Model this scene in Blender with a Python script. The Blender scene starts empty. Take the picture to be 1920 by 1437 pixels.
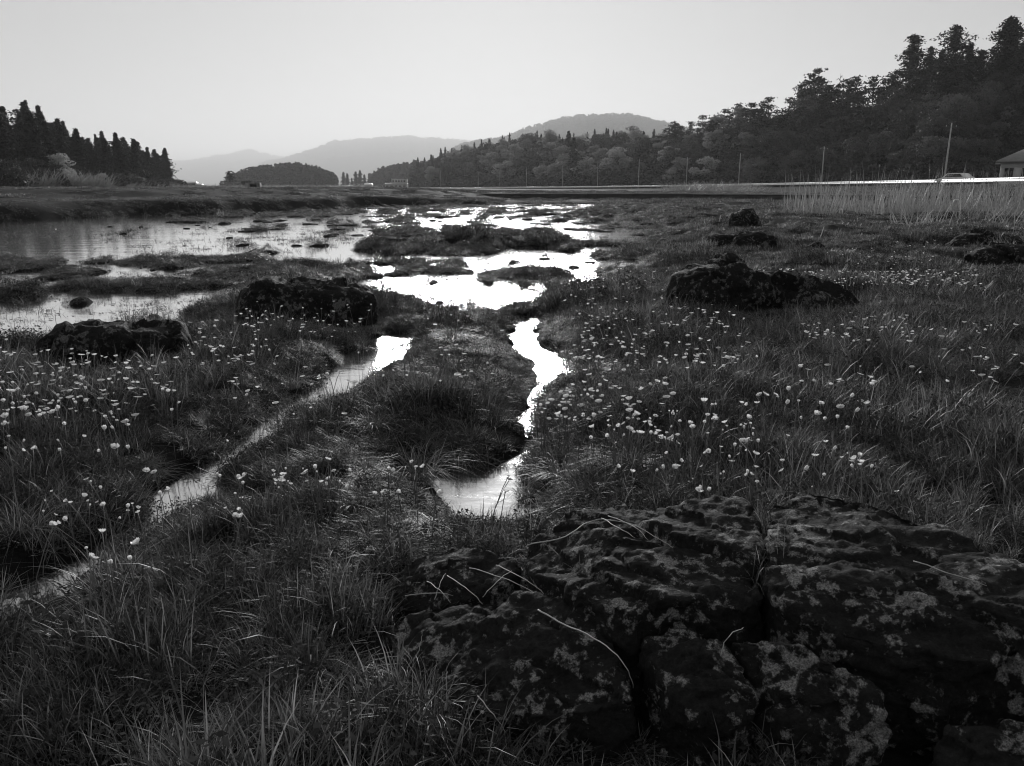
import bpy, bmesh, math, random
import numpy as np
from mathutils import Vector

sc = bpy.context.scene
R = math.radians
# ------------------------------------------------------------------ camera
FPX = 1500.0                      # focal length in photograph pixels (1920 wide)
HORIZON = 352.0
CH = 1.15                         # eye height above the water
PITCH = math.atan((718.5 - HORIZON) / FPX)
cam = bpy.data.cameras.new('camera')
cam_ob = bpy.data.objects.new('camera', cam)
sc.collection.objects.link(cam_ob)
cam.sensor_width = 36.0
cam.lens = FPX / 1920 * 36
cam.clip_start = 0.05
cam.clip_end = 30000
cam_ob.location = (0, 0, CH)
cam_ob.rotation_euler = (math.pi / 2 - PITCH, 0, 0)
sc.camera = cam_ob
# ------------------------------------------------------------------ sky, sun, exposure (a black and white photograph: neutral light)
SUN_EL, SUN_AZ = 9.0, -2.0
world = bpy.data.worlds.new('World')
sc.world = world
world.use_nodes = True
wn = world.node_tree
bg = wn.nodes['Background']
sky = wn.nodes.new('ShaderNodeTexSky')
sky.sky_type = 'NISHITA'
sky.sun_disc = False
sky.sun_elevation = R(SUN_EL)
sky.sun_rotation = R(SUN_AZ)
sky.dust_density = 2.0
bw = wn.nodes.new('ShaderNodeRGBToBW')
pw = wn.nodes.new('ShaderNodeMath'); pw.operation = 'POWER'; pw.inputs[1].default_value = 0.22
mu = wn.nodes.new('ShaderNodeMath'); mu.operation = 'MULTIPLY'; mu.inputs[1].default_value = 2.05
wn.links.new(sky.outputs[0], bw.inputs[0])
wn.links.new(bw.outputs[0], pw.inputs[0])
wn.links.new(pw.outputs[0], mu.inputs[0])
wn.links.new(mu.outputs[0], bg.inputs[0])
bg.inputs[1].default_value = 0.10
sun = bpy.data.lights.new('sun', 'SUN')
sun.energy = 5.0
sun.angle = R(16)
sun_ob = bpy.data.objects.new('sun', sun)
sc.collection.objects.link(sun_ob)
sd = Vector((math.sin(R(SUN_AZ)) * math.cos(R(SUN_EL)), math.cos(R(SUN_AZ)) * math.cos(R(SUN_EL)), math.sin(R(SUN_EL))))
sun_ob.rotation_euler = (-sd).to_track_quat('-Z', 'Y').to_euler()
vs = sc.view_settings
vs.view_transform = 'Standard'
vs.look = 'None'
vs.exposure = 0.42
vs.gamma = 1.0
vs.use_curve_mapping = False
cy = sc.cycles
cy.max_bounces = 6
cy.diffuse_bounces = 1
cy.glossy_bounces = 3
cy.transmission_bounces = 3
cy.transparent_max_bounces = 6
cy.volume_bounces = 0
cy.use_denoising = True
cy.use_adaptive_sampling = True
cy.adaptive_threshold = 0.02
sc.cycles.filter_width = 1.1
cy.sample_clamp_indirect = 4.0

rng = np.random.default_rng(7)
random.seed(7)
LINK = sc.collection.objects.link

# ------------------------------------------------------------------ helpers: photograph geometry
CP, SP = math.cos(PITCH), math.sin(PITCH)
def ray(u, v):
    a = (np.asarray(u, float) - 960) / FPX
    b = (np.asarray(v, float) - 718.5) / FPX
    return a, CP - b * SP, -SP - b * CP
def on_z(u, v, z=0.0):            # point at height z seen at a pixel
    dx, dy, dz = ray(u, v)
    t = (np.asarray(z, float) - CH) / dz
    return dx * t, dy * t
def at_depth(u, v, y):            # point at forward distance y
    dx, dy, dz = ray(u, v)
    t = y / dy
    return dx * t, CH + dz * t
def pix(x, y, z):
    zf = y * CP - (z - CH) * SP
    up = y * SP + (z - CH) * CP
    zf = np.maximum(zf, 0.05)
    return 960 + FPX * x / zf, 718.5 - FPX * up / zf
def smooth(a, b, x):
    t = np.clip((x - a) / (b - a), 0, 1)
    return t * t * (3 - 2 * t)

# ------------------------------------------------------------------ noise
def _h(ix, iy, iz):
    h = (ix.astype(np.int64) * 374761393 + iy.astype(np.int64) * 668265263 + iz.astype(np.int64) * 2147483647) & 0xffffffff
    h = ((h ^ (h >> 13)) * 1274126177) & 0xffffffff
    return ((h ^ (h >> 16)) & 0xffff) / 32768.0 - 1.0
def vnoise(x, y, z=None):
    x = np.asarray(x, float); y = np.asarray(y, float)
    z = np.zeros_like(x) if z is None else np.asarray(z, float)
    ix, iy, iz = np.floor(x), np.floor(y), np.floor(z)
    fx, fy, fz = x - ix, y - iy, z - iz
    sx, sy, sz = (f * f * f * (f * (f * 6 - 15) + 10) for f in (fx, fy, fz))
    out = 0
    three = bool(np.any(fz))
    for dz in ((0, 1) if three else (0,)):
        wz = (sz if dz else 1 - sz) if three else 1.0
        for dy in (0, 1):
            wy = sy if dy else 1 - sy
            for dx in (0, 1):
                wx = sx if dx else 1 - sx
                out = out + _h(ix + dx, iy + dy, iz + dz) * wx * wy * wz
    return out
def fbm(x, y, z=None, o=4, g=0.5):
    s, a, n = 0, 1.0, 0
    for k in range(o):
        q = 2.03 ** k
        s = s + a * vnoise(x * q + 17.3 * k, y * q - 9.1 * k, None if z is None else z * q + 5.7 * k)
        n += a; a *= g
    return s / n

# ------------------------------------------------------------------ helpers: objects
def mesh(name, V, F, smooth_sh=False):
    me = bpy.data.meshes.new(name)
    V = np.asarray(V, np.float32)
    me.vertices.add(len(V)); me.vertices.foreach_set('co', V.ravel())
    groups = F if isinstance(F, list) else [F]
    groups = [np.asarray(g, np.int32) for g in groups if len(g)]
    idx = np.concatenate([g.ravel() for g in groups])
    tot = np.concatenate([np.full(len(g), g.shape[1], np.int32) for g in groups])
    st = np.concatenate([[0], np.cumsum(tot)[:-1]]).astype(np.int32)
    me.loops.add(len(idx)); me.loops.foreach_set('vertex_index', idx)
    me.polygons.add(len(tot)); me.polygons.foreach_set('loop_start', st)
    me.update(calc_edges=True)
    me.validate()
    if smooth_sh:
        me.polygons.foreach_set('use_smooth', np.ones(len(me.polygons), bool))
    return me
def obj(name, me, mat=None, parent=None):
    o = bpy.data.objects.new(name, me)
    LINK(o)
    if mat is not None and me is not None and not me.materials:
        me.materials.append(mat)
    if parent is not None:
        o.parent = parent
    return o
def tag(o, label=None, cat=None, group=None, kind=None):
    if label: o['label'] = label
    if cat: o['category'] = cat
    if group: o['group'] = group
    if kind: o['kind'] = kind
    return o
def empty(name, loc, label, cat, group=None, rz=0.0):
    o = bpy.data.objects.new(name, None); LINK(o)
    o.empty_display_size = 0.1
    o.location = loc; o.rotation_euler = (0, 0, rz)
    return tag(o, label, cat, group)
class MB:                                             # collects boxes, prisms and tubes for ONE part
    def __init__(s): s.v = []; s.f = {}
    def add(s, vs_, fs):
        b = len(s.v); s.v += [tuple(p) for p in vs_]
        for f in fs: s.f.setdefault(len(f), []).append([b + i for i in f])
        return s
    def box(s, x0, x1, y0, y1, z0, z1):
        return s.add([(x0,y0,z0),(x1,y0,z0),(x1,y1,z0),(x0,y1,z0),(x0,y0,z1),(x1,y0,z1),(x1,y1,z1),(x0,y1,z1)],
                     [(0,3,2,1),(4,5,6,7),(0,1,5,4),(1,2,6,5),(2,3,7,6),(3,0,4,7)])
    def tube(s, pts, rad, n=6):
        pts = [Vector(p) for p in pts]; b = len(s.v); ring = []
        for i, p in enumerate(pts):
            d = (pts[min(i+1, len(pts)-1)] - pts[max(i-1, 0)]).normalized()
            a = d.cross(Vector((0.31, 0.87, 0.17)) if abs(d.z) > .8 else Vector((0, 0, 1))).normalized(); c = d.cross(a)
            r = rad[i] if hasattr(rad, '__len__') else rad
            for k in range(n):
                t = 2 * math.pi * k / n
                s.v.append(tuple(p + a * (r * math.cos(t)) + c * (r * math.sin(t))))
        for i in range(len(pts) - 1):
            for k in range(n):
                s.f.setdefault(4, []).append([b+i*n+k, b+i*n+(k+1)%n, b+(i+1)*n+(k+1)%n, b+(i+1)*n+k])
        s.f.setdefault(n, []).append([b + k for k in range(n)][::-1])
        s.f.setdefault(n, []).append([b + (len(pts)-1)*n + k for k in range(n)])
        return s
    def me(s, name, sm=False): return mesh(name, s.v, list(s.f.values()), sm)
    def build(s, name, mat, parent=None, sm=False): return obj(name, s.me(name, sm), mat, parent)

# ------------------------------------------------------------------ materials (all neutral: the picture is monochrome)
def new_mat(name):
    m = bpy.data.materials.new(name); m.use_nodes = True
    return m, m.node_tree, m.node_tree.nodes['Principled BSDF']
def N(nt, t, **kw):
    n = nt.nodes.new(t)
    for k, v in kw.items(): setattr(n, k, v)
    return n
def g3(v): return (v, v, v, 1)
def ramp(nt, src, stops):
    r = N(nt, 'ShaderNodeValToRGB')
    e = r.color_ramp.elements
    while len(e) < len(stops): e.new(0.5)
    for i, (p, v) in enumerate(stops):
        e[i].position = p; e[i].color = g3(v)
    nt.links.new(src, r.inputs[0])
    return r.outputs[0]
def noise_tex(nt, scale, detail=4, rough=0.55, coord=None):
    n = N(nt, 'ShaderNodeTexNoise'); n.inputs['Scale'].default_value = scale
    n.inputs['Detail'].default_value = detail; n.inputs['Roughness'].default_value = rough
    if coord is not None: nt.links.new(coord, n.inputs['Vector'])
    return n.outputs['Fac']
def plain(name, v, rough=0.7, nscale=6, var=0.25, spec=0.3, metallic=0.0):
    m, nt, p = new_mat(name)
    geo = N(nt, 'ShaderNodeNewGeometry')
    f = noise_tex(nt, nscale, 4, 0.6, geo.outputs['Position'])
    nt.links.new(ramp(nt, f, [(0.25, v * (1 - var)), (0.75, v * (1 + var))]), p.inputs['Base Color'])
    p.inputs['Roughness'].default_value = rough
    p.inputs['Specular IOR Level'].default_value = spec
    p.inputs['Metallic'].default_value = metallic
    return m
def leafy(name, lo, hi, patch=0.0, pscale=0.8, trans=0.35, gloss=0.25, rough=0.45, tone=False):
    """foliage: per-plant random tone, slow patches over the ground, light through the blades"""
    m, nt, p = new_mat(name)
    oi = N(nt, 'ShaderNodeObjectInfo')
    fac = oi.outputs['Random']
    if tone:
        at = N(nt, 'ShaderNodeAttribute', attribute_name='tone')
        ad = N(nt, 'ShaderNodeMath', operation='MULTIPLY_ADD'); ad.inputs[1].default_value = 0.25
        nt.links.new(fac, ad.inputs[0]); nt.links.new(at.outputs['Fac'], ad.inputs[2]); fac = ad.outputs[0]
    col = ramp(nt, fac, [(0.0, lo), (0.75, (lo + hi) / 2), (1.0, hi)])
    if patch > 0:
        geo = N(nt, 'ShaderNodeNewGeometry')
        f = noise_tex(nt, pscale, 3, 0.6, geo.outputs['Position'])
        k = ramp(nt, f, [(0.32, 1 - patch), (0.68, 1.0)])
        mx = N(nt, 'ShaderNodeMix', data_type='RGBA', blend_type='MULTIPLY'); mx.inputs[0].default_value = 1
        nt.links.new(col, mx.inputs[6]); nt.links.new(k, mx.inputs[7]); col = mx.outputs[2]
    nt.links.new(col, p.inputs['Base Color'])
    p.inputs['Roughness'].default_value = rough
    p.inputs['Specular IOR Level'].default_value = gloss
    tr = N(nt, 'ShaderNodeBsdfTranslucent'); nt.links.new(col, tr.inputs['Color'])
    ms = N(nt, 'ShaderNodeMixShader'); ms.inputs[0].default_value = trans
    nt.links.new(p.outputs[0], ms.inputs[1]); nt.links.new(tr.outputs[0], ms.inputs[2])
    nt.links.new(ms.outputs[0], nt.nodes['Material Output'].inputs['Surface'])
    return m

M = {}
M['grass'] = leafy('grass', 0.017, 0.60, 0.45, 0.9, 0.35, 0.30, 0.42, tone=True)
M['sedge'] = leafy('sedge', 0.026, 0.56, 0.3, 1.3, 0.35, 0.35, 0.40, tone=True)
M['herb'] = leafy('herb', 0.035, 0.12, 0.2, 1.0, 0.25, 0.06, 0.65, tone=True)
M['dry'] = leafy('dry_straw', 0.22, 0.45, 0.0, 1.0, 0.2, 0.3, 0.5, tone=True)
M['straw'] = plain('straw', 0.50, 0.55, 40, 0.25)
M['reed'] = leafy('reed', 0.34, 0.64, 0.3, 0.2, 0.3, 0.3, 0.5, tone=True)
M['petal'] = leafy('petal', 0.88, 0.96, 0.0, 1.0, 0.58, 0.3, 0.35)
M['stamen'] = plain('stamen', 0.5, 0.6, 60)
M['stem'] = plain('stem', 0.14, 0.5, 30)
M['cedar'] = leafy('cedar_foliage', 0.012, 0.022, 0.3, 0.25, 0.15, 0.1, 0.6)
M['pine'] = leafy('pine_foliage', 0.018, 0.038, 0.3, 0.2, 0.2, 0.1, 0.6)
M['broad'] = leafy('broadleaf_foliage', 0.045, 0.17, 0.3, 0.05, 0.35, 0.15, 0.55)
M['pale_leaf'] = leafy('pale_spring_foliage', 0.24, 0.46, 0.25, 0.06, 0.5, 0.15, 0.55)
M['shrub'] = leafy('shrub_foliage', 0.03, 0.10, 0.3, 0.1, 0.3, 0.1, 0.6)
M['bark'] = plain('bark', 0.045, 0.85, 3, 0.4)
M['post'] = plain('pole_concrete', 0.45, 0.8, 2, 0.2)
M['rail'] = plain('rail_white_paint', 0.80, 0.35, 0.6, 0.08, 0.5)
M['wall_dark'] = plain('dark_concrete', 0.035, 0.8, 1.5, 0.5)  # near-black mottled concrete for the wall panels and the culvert block
M['wall_cap'] = plain('concrete_cap', 0.22, 0.8, 1.0, 0.4)
M['asphalt'] = plain('asphalt', 0.05, 0.85, 8, 0.25)
M['plaster'] = plain('plaster', 0.62, 0.8, 1.2, 0.1)
M['roof_grey'] = plain('roof_grey', 0.20, 0.6, 1.5, 0.2)
M['roof_pale'] = plain('roof_pale', 0.75, 0.35, 0.8, 0.1, 0.5)
M['pane'] = plain('window_pane', 0.02, 0.08, 1.0, 0.2, 0.6)
M['timber'] = plain('timber', 0.10, 0.8, 3, 0.4)
M['car_paint'] = plain('white_car_paint', 0.75, 0.25, 0.8, 0.05, 0.6)
M['tyre'] = plain('tyre', 0.02, 0.85, 20, 0.2)
M['far_wood'] = leafy('far_wood', 0.020, 0.05, 0.3, 0.01, 0.15, 0.05, 0.7)
M['hill'] = plain('hill_ground', 0.025, 0.95, 0.05, 0.5, 0.05)

def soil():
    m, nt, p = new_mat('marsh_soil')
    geo = N(nt, 'ShaderNodeNewGeometry'); P = geo.outputs['Position']
    f = noise_tex(nt, 5, 6, 0.65, P)
    c1 = ramp(nt, f, [(0.3, 0.005), (0.6, 0.014), (0.8, 0.032)])
    g = noise_tex(nt, 0.5, 4, 0.6, P)
    mx = N(nt, 'ShaderNodeMix', data_type='RGBA', blend_type='MULTIPLY'); mx.inputs[0].default_value = 1
    nt.links.new(c1, mx.inputs[6]); nt.links.new(ramp(nt, g, [(0.3, 0.5), (0.7, 1.2)]), mx.inputs[7])
    nt.links.new(mx.outputs[2], p.inputs['Base Color'])
    p.inputs['Roughness'].default_value = 0.9
    p.inputs['Specular IOR Level'].default_value = 0.12
    b = N(nt, 'ShaderNodeBump'); b.inputs['Strength'].default_value = 0.7; b.inputs['Distance'].default_value = 0.03
    nt.links.new(noise_tex(nt, 22, 5, 0.7, P), b.inputs['Height']); nt.links.new(b.outputs[0], p.inputs['Normal'])
    return m
M['soil'] = soil()
def water_mat():
    m, nt, p = new_mat('still_water')
    p.inputs['Metallic'].default_value = 1.0
    p.inputs['Base Color'].default_value = g3(0.72)
    p.inputs['Roughness'].default_value = 0.09
    geo = N(nt, 'ShaderNodeNewGeometry'); P = geo.outputs['Position']
    mp = N(nt, 'ShaderNodeMapping'); mp.inputs['Scale'].default_value = (1.0, 2.2, 1)
    nt.links.new(P, mp.inputs['Vector'])
    b1 = N(nt, 'ShaderNodeBump'); b1.inputs['Strength'].default_value = 0.12; b1.inputs['Distance'].default_value = 0.008
    nt.links.new(noise_tex(nt, 6.0, 3, 0.5, mp.outputs[0]), b1.inputs['Height'])
    b2 = N(nt, 'ShaderNodeBump'); b2.inputs['Strength'].default_value = 0.15; b2.inputs['Distance'].default_value = 0.02
    nt.links.new(noise_tex(nt, 1.3, 3, 0.5, mp.outputs[0]), b2.inputs['Height'])
    nt.links.new(b1.outputs[0], b2.inputs['Normal']); nt.links.new(b2.outputs[0], p.inputs['Normal'])
    return m
M['water'] = water_mat()
def rock_mat(name, base, lich, cover, scale=9.0):
    m, nt, p = new_mat(name)
    geo = N(nt, 'ShaderNodeNewGeometry'); P = geo.outputs['Position']
    f = noise_tex(nt, scale * 2.2, 8, 0.68, P)
    c = ramp(nt, f, [(0.30, base * 0.35), (0.55, base), (0.78, base * 2.2)])
    l1 = noise_tex(nt, scale, 6, 0.66, P)
    l2 = noise_tex(nt, scale * 0.28, 3, 0.6, P)
    ad = N(nt, 'ShaderNodeMath', operation='MULTIPLY_ADD'); ad.inputs[1].default_value = 0.75
    nt.links.new(l2, ad.inputs[0]); nt.links.new(l1, ad.inputs[2])
    msk = ramp(nt, ad.outputs[0], [(cover - .035, 0.0), (cover + 0.025, 0.5), (cover + 0.13, 1.0)])
    sp = noise_tex(nt, scale * 7, 4, 0.7, P)
    lc = ramp(nt, sp, [(0.32, lich * 0.15), (0.5, lich * .6), (0.68, lich * 1.25)])
    mx = N(nt, 'ShaderNodeMix', data_type='RGBA')
    nt.links.new(msk, mx.inputs[0]); nt.links.new(c, mx.inputs[6]); nt.links.new(lc, mx.inputs[7])
    nt.links.new(mx.outputs[2], p.inputs['Base Color'])
    p.inputs['Roughness'].default_value = 0.78
    p.inputs['Specular IOR Level'].default_value = 0.22
    b = N(nt, 'ShaderNodeBump'); b.inputs['Strength'].default_value = 1.0; b.inputs['Distance'].default_value = 0.03
    nt.links.new(noise_tex(nt, 55, 9, 0.75, P), b.inputs['Height']); nt.links.new(b.outputs[0], p.inputs['Normal'])
    return m
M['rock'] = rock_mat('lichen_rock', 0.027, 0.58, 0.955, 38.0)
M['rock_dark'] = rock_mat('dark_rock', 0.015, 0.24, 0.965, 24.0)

# ================================================================== THE GROUND
def seg_dist(px, py, poly, closed=True):
    """distance of points to a polyline and (closed) inside flag"""
    P = np.asarray(poly, float); n = len(P)
    best = np.full(px.shape, 1e9); ins = np.zeros(px.shape, bool)
    for i in range(n if closed else n - 1):
        a, b = P[i], P[(i + 1) % n]
        d = b - a; L = max(d @ d, 1e-9)
        t = np.clip(((px - a[0]) * d[0] + (py - a[1]) * d[1]) / L, 0, 1)
        best = np.minimum(best, np.hypot(px - a[0] - t * d[0], py - a[1] - t * d[1]))
        if closed:
            c = ((a[1] > py) != (b[1] > py))
            xx = (b[0] - a[0]) * (py - a[1]) / ((b[1] - a[1]) if abs(b[1] - a[1]) > 1e-9 else 1e-9) + a[0]
            ins ^= c & (px < xx)
    return best, ins
def gpoly(pts, z=0.0):
    return [tuple(float(c) for c in on_z(u, v, z)) for u, v in pts]

# open water near the camera, outlined as it lies on the ground
WATER = [gpoly(p) for p in (
    [(-500,660),(-60,662),(60,650),(140,640),(300,628),(372,612),(352,590),(400,585),(440,556),(450,530),(520,520),(600,530),(705,556),(790,578),(845,600),(960,594),(1010,572),(1075,545),(1190,518),(1200,488),(1000,480),(820,474),(700,470),(560,462),(300,462),(-500,470)],
    [(950,625),(975,600),(1005,584),(1040,600),(1010,625),(1030,655),(1095,690),(1080,712),(1010,690),(965,660)],
    [(800,878),(880,868),(965,872),(1000,905),(985,960),(945,1010),(880,1010),(840,960),(790,915)],
)]
CHANNEL = [  # centre line in the photograph, half width in metres
    ([(740,632),(695,675),(645,712),(585,752)], [.20,.22,.21,.18]),
    ([(585,752),(515,800),(465,842),(405,885)], [.18,.10,.09,.12]),
    ([(405,885),(360,925),(310,965)], [.10,.19,.12]),
    ([(310,965),(205,1030),(100,1095),(-50,1170),(-300,1260)], [.12,.075,.11,.10,.10]),
    ([(1040,690),(1005,740),(990,800),(985,850),(950,900)], [.10,.045,.055,.04,.08]),
]
ISLAND = [  # u, v, half width px, half height px, top height m
    (265,538,155,9,.10),(20,554,58,8,.10),(330,487,170,9,.14),(55,503,70,6,.10),(545,498,65,6,.08),
    (985,517,95,7,.08),(760,512,24,6,.07),(640,475,40,5,.06),(1160,512,45,7,.08),
]
def marsh_field(x, y):
    """signed metres from the water's edge: positive on land"""
    s = np.full(x.shape, 9.0)
    near = (y > 0.2) & (y < 30)
    xn, yn = x[near], y[near]
    wob = 0.055 * fbm(xn / 0.22, yn / 0.22, o=3) * np.clip(yn / 3, .5, 3)
    sn = np.full(xn.shape, 9.0)
    for P in WATER:
        d, i = seg_dist(xn, yn, P)
        sn = np.minimum(sn, np.where(i, -d, d))
    for line, wd in CHANNEL:
        P = np.array(gpoly(line))
        for k in range(len(P) - 1):
            a, b = P[k], P[k+1]; d = b - a
            t = np.clip(((xn - a[0]) * d[0] + (yn - a[1]) * d[1]) / (d @ d), 0, 1)
            sn = np.minimum(sn, np.hypot(xn - a[0] - t * d[0], yn - a[1] - t * d[1]) - (wd[k] + (wd[k+1] - wd[k]) * t))
    sn = sn + wob
    for u, v, ru, rv, hh in ISLAND:
        cx, cy_ = on_z(u, v); ex = ru / FPX * cy_ * 1.0; ey = abs(on_z(u, v - rv)[1] - on_z(u, v + rv)[1]) / 2
        q = np.hypot((xn - cx) / ex, (yn - cy_) / ey)
        sn = np.maximum(sn, (1 - q) * min(ex, ey) * 0.9 + wob)
    tus = fbm(xn / .30 + 21, yn / .75 + 4, o=2) + .45 * fbm(xn / 1.6, yn / 2.2 + 8, o=2)
    sn = np.maximum(sn, np.where((yn > 7.2) & (xn < 2.5), (tus - np.where((xn < -1.2) & (yn < 10), .50, np.where(yn < 11.5, .34, .26))) * .4, -9))
    s[near] = sn
    # far marsh: hummocks standing in shallow water
    u, v = pix(x, np.maximum(y, .3), 0.0)
    g = fbm(x / 1.9 + 3.1, y / 3.0 + 1.7, o=3) * 0.38 + 1.05 * fbm(x / .55, y / 1.1, o=2)
    bias = -0.33 + 1.15 * smooth(1120, 1400, u - (v - 430) * 0.6) - 0.42 * (1 - smooth(250, 470, u - (v - 440) * 1.5)) - 0.14 * (1 - smooth(560, 820, u - (v - 440) * 1.5))
    bias = bias + 0.14 * smooth(415, 392, v) * smooth(480, 760, u) - 0.12 * np.exp(-((v - 470) / 25) ** 2) * (1 - smooth(1050, 1250, u))
    bias = bias + 0.9 * np.exp(-(((u - 860) / 185) ** 2 + ((v - 459) / 15) ** 2) ** 1.5) + 0.7 * np.exp(-(((u - 745) / 65) ** 2 + ((v - 474) / 10) ** 2))
    sf = (g + bias) * 1.1
    w = smooth(12.5, 15.5, y + 0.8 * fbm(x / 1.5, y / 1.5, o=2))
    right = smooth(1150, 1300, u)
    return s * (1 - w) + np.clip(sf, -1.2, 2.5) * w * 1.0 + 0 * right
# banks beyond the marsh, as depth over x/y
def lerp_tab(a, tab):
    t = np.array(tab); return np.interp(a, t[:, 0], t[:, 1])
def ang(u): return (u - 960) / FPX
B1 = [(ang(u), float(on_z(u, v)[1])) for u, v in ((-900,430),(-300,424),(0,416),(200,409),(400,402),(560,394),(700,389),(860,385),(1100,383),(1300,383),(1500,388),(1700,392),(1920,396),(2600,400))]
DIPS = []
for u_, v_, w_, dp_ in ((190,662,150,.10),(570,588,150,.10),(1435,572,210,.17),(1420,466,60,.12),(1855,470,90,.14),(1900,500,90,.16),(1400,424,45,.10)):
    bx_, by_ = (float(q) for q in on_z(u_, v_, .1)); DIPS.append((bx_, by_, w_ / FPX * by_ * 1.15, .55 + .03 * by_, dp_))
def terrain(x, y):
    x = np.asarray(x, float); y = np.asarray(y, float)
    s = marsh_field(x, y)
    r = np.hypot(x, y)
    n1 = fbm(x / 0.85 + 5, y / 0.85, o=3); n2 = fbm(x / 0.28, y / 0.28 + 9, o=2)
    n3 = fbm(x / 2.6 + 40, y / 2.6, o=2)
    sp = np.clip(s, 0, None)
    u, v = pix(x, np.maximum(y, .3), 0.0)
    lift = (0.06 * (1 - np.exp(-sp / 0.10)) + 0.09 * (1 - np.exp(-sp / 0.55))) * (1 - 0.72 * smooth(6.5, 13, y))
    hum = (0.06 * n1 + 0.022 * n2 + 0.07 * n3) * smooth(0.0, 0.45, s) * smooth(0.5, 1.5, r) * (1 - 0.5 * smooth(8, 15, y) * (1 - smooth(1100, 1350, u)) + .7 * smooth(7, 13, y) * smooth(1150, 1350, u))
    far_h = smooth(9, 18, y) * np.clip(s, 0, 0.8) * (0.02 + 0.11 * np.clip(n1 + .1, 0, 1))
    u, v = pix(x, np.maximum(y, .3), 0.0)
    mound = 0.17 * np.exp(-(((u - 860) / 175) ** 2 + ((v - 459) / 12) ** 2) ** 1.5) * (y > 5)
    mead = 0.03 * smooth(1150, 1500, u) * smooth(5, 12, y)
    h = np.where(s > 0, 0.012 + lift + hum + far_h + mound + mead, -0.30 * (1 - np.exp(np.clip(s, -9, 0) / 0.22)))
    for bx, by, rx, ry, dp in DIPS:
        q = np.hypot((x - bx) / rx, (y - by) / ry); k_ = dp * np.exp(-q ** 4)
        h = np.where(h > .03, np.maximum(h - k_, .03), h)
    # banks
    a = x / np.maximum(y, 0.5)
    d1 = y - lerp_tab(np.clip(a, -1.5, 1.5), B1)
    nb = fbm(x / 5, y / 5, o=3)
    left = 1 - smooth(ang(700), ang(1000), a)
    hb = (0.16 + 0.42 * left) * smooth(-0.6, 2.0, d1 + 1.2 * nb) * (1 - 0.25 * smooth(3, 6, d1))
    hb = hb + (0.42 + 0.15 * left) * smooth(14, 24, d1 + 3 * nb) + 0.10 * smooth(40, 90, d1) + 0.05 * fbm(x / 1.7, y / 2.5, o=3) * smooth(-.3, 1, d1)
    rise = smooth(ang(1000), ang(1500), a)
    hb = hb * (1 - 0.45 * rise * smooth(2, 6, d1)) 
    w = smooth(-0.8, 0.8, d1 + 1.2 * nb) * (y > 8)
    h = h * (1 - w) + (0.04 + hb) * w
    back = smooth(-0.3, -1.5, y)
    return h * (1 - back) + back * (0.12 + 0.05 * n1)
def H1(x, y): return float(terrain(np.array([x]), np.array([y]))[0])

# the road runs on a low embankment from the right edge into the distance
ROAD = [(1990,60,2.0),(1920,72,2.08),(1756,104,2.15),(1531,150,2.12),(1377,185,1.95),(1280,208,1.80),(1191,235,1.70),(1115,262,1.60),(1050,292,1.52),(983,325,1.45),(893,372,1.35),(823,420,1.27),(740,480,1.22),(640,560,1.18)]   # u, depth, rail top
ROADP = [((u - 960) / FPX * d * (1 / CP) * CP, d, z) for u, d, z in ROAD]
ROADP = [(float(at_depth(u, 345, d)[0]), d, z) for u, d, z in ROAD]
ROADP = [(ROADP[0][0] + 2, 20.0, 1.95)] + ROADP
def add_road(x, y, h):
    best = np.full(x.shape, 1e9); zz = np.zeros(x.shape); side = np.zeros(x.shape)
    m = (y > 12) & (y < 700) & (x > -400)
    xm, ym = x[m], y[m]
    b = np.full(xm.shape, 1e9); z_ = np.zeros(xm.shape); sd_ = np.zeros(xm.shape)
    for i in range(len(ROADP) - 1):
        a, c = np.array(ROADP[i][:2]), np.array(ROADP[i+1][:2]); d = c - a; L = d @ d
        t = np.clip(((xm - a[0]) * d[0] + (ym - a[1]) * d[1]) / L, 0, 1)
        qx, qy = xm - a[0] - t * d[0], ym - a[1] - t * d[1]
        dd = np.hypot(qx, qy); k = dd < b
        b = np.where(k, dd, b)
        z_ = np.where(k, ROADP[i][2] + (ROADP[i+1][2] - ROADP[i][2]) * t - 0.80, z_)
        cr = d[0] * qy - d[1] * qx                      # >0: marsh side
        sd_ = np.where(k, np.sign(cr), sd_)
    best[m] = b; zz[m] = z_; side[m] = sd_
    sdist = best * np.where(side > 0, 1, -1)           # + marsh side, - hill side
    k = 1 - smooth(0.6, 9.0, sdist)
    k = np.where(best > 1e8, 0, k)
    return np.where(k > 0, np.maximum(h, h + (zz - h) * k), h)
def ground_h(x, y):
    x = np.asarray(x, float); y = np.asarray(y, float)
    return add_road(x, y, terrain(x, y))

def build_ground():
    az = np.concatenate([np.linspace(-42, 42, 421), np.linspace(43, 317, 92)])
    rr = np.concatenate([[0.05, 0.25], np.geomspace(0.45, 100, 470), np.geomspace(102, 12500, 72)])
    A, RR = np.meshgrid(np.radians(az), rr)
    X, Y = RR * np.sin(A), RR * np.cos(A)
    Z = ground_h(X.ravel(), Y.ravel())
    V = np.stack([X.ravel(), Y.ravel(), Z], 1)
    n, m = len(rr), len(az)
    i = np.arange(n - 1)[:, None] * m; j = np.arange(m)[None, :]; j2 = (j + 1) % m
    F = np.stack([(i + j), (i + j2), (i + m + j2), (i + m + j)], -1).reshape(-1, 4)[:, ::-1]
    o = obj('ground', mesh('ground', V, F, True), M['soil'])
    tag(o, 'dark marshy ground with hummocks reaching to the hills', kind='structure')
build_ground()
tag(obj('water', mesh('water', [(-70,-30,0),(70,-30,0),(70,95,0),(-70,95,0)], np.array([[0,1,2,3]])), M['water']),
    'still pale water lying between the grass hummocks', kind='structure')

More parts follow.
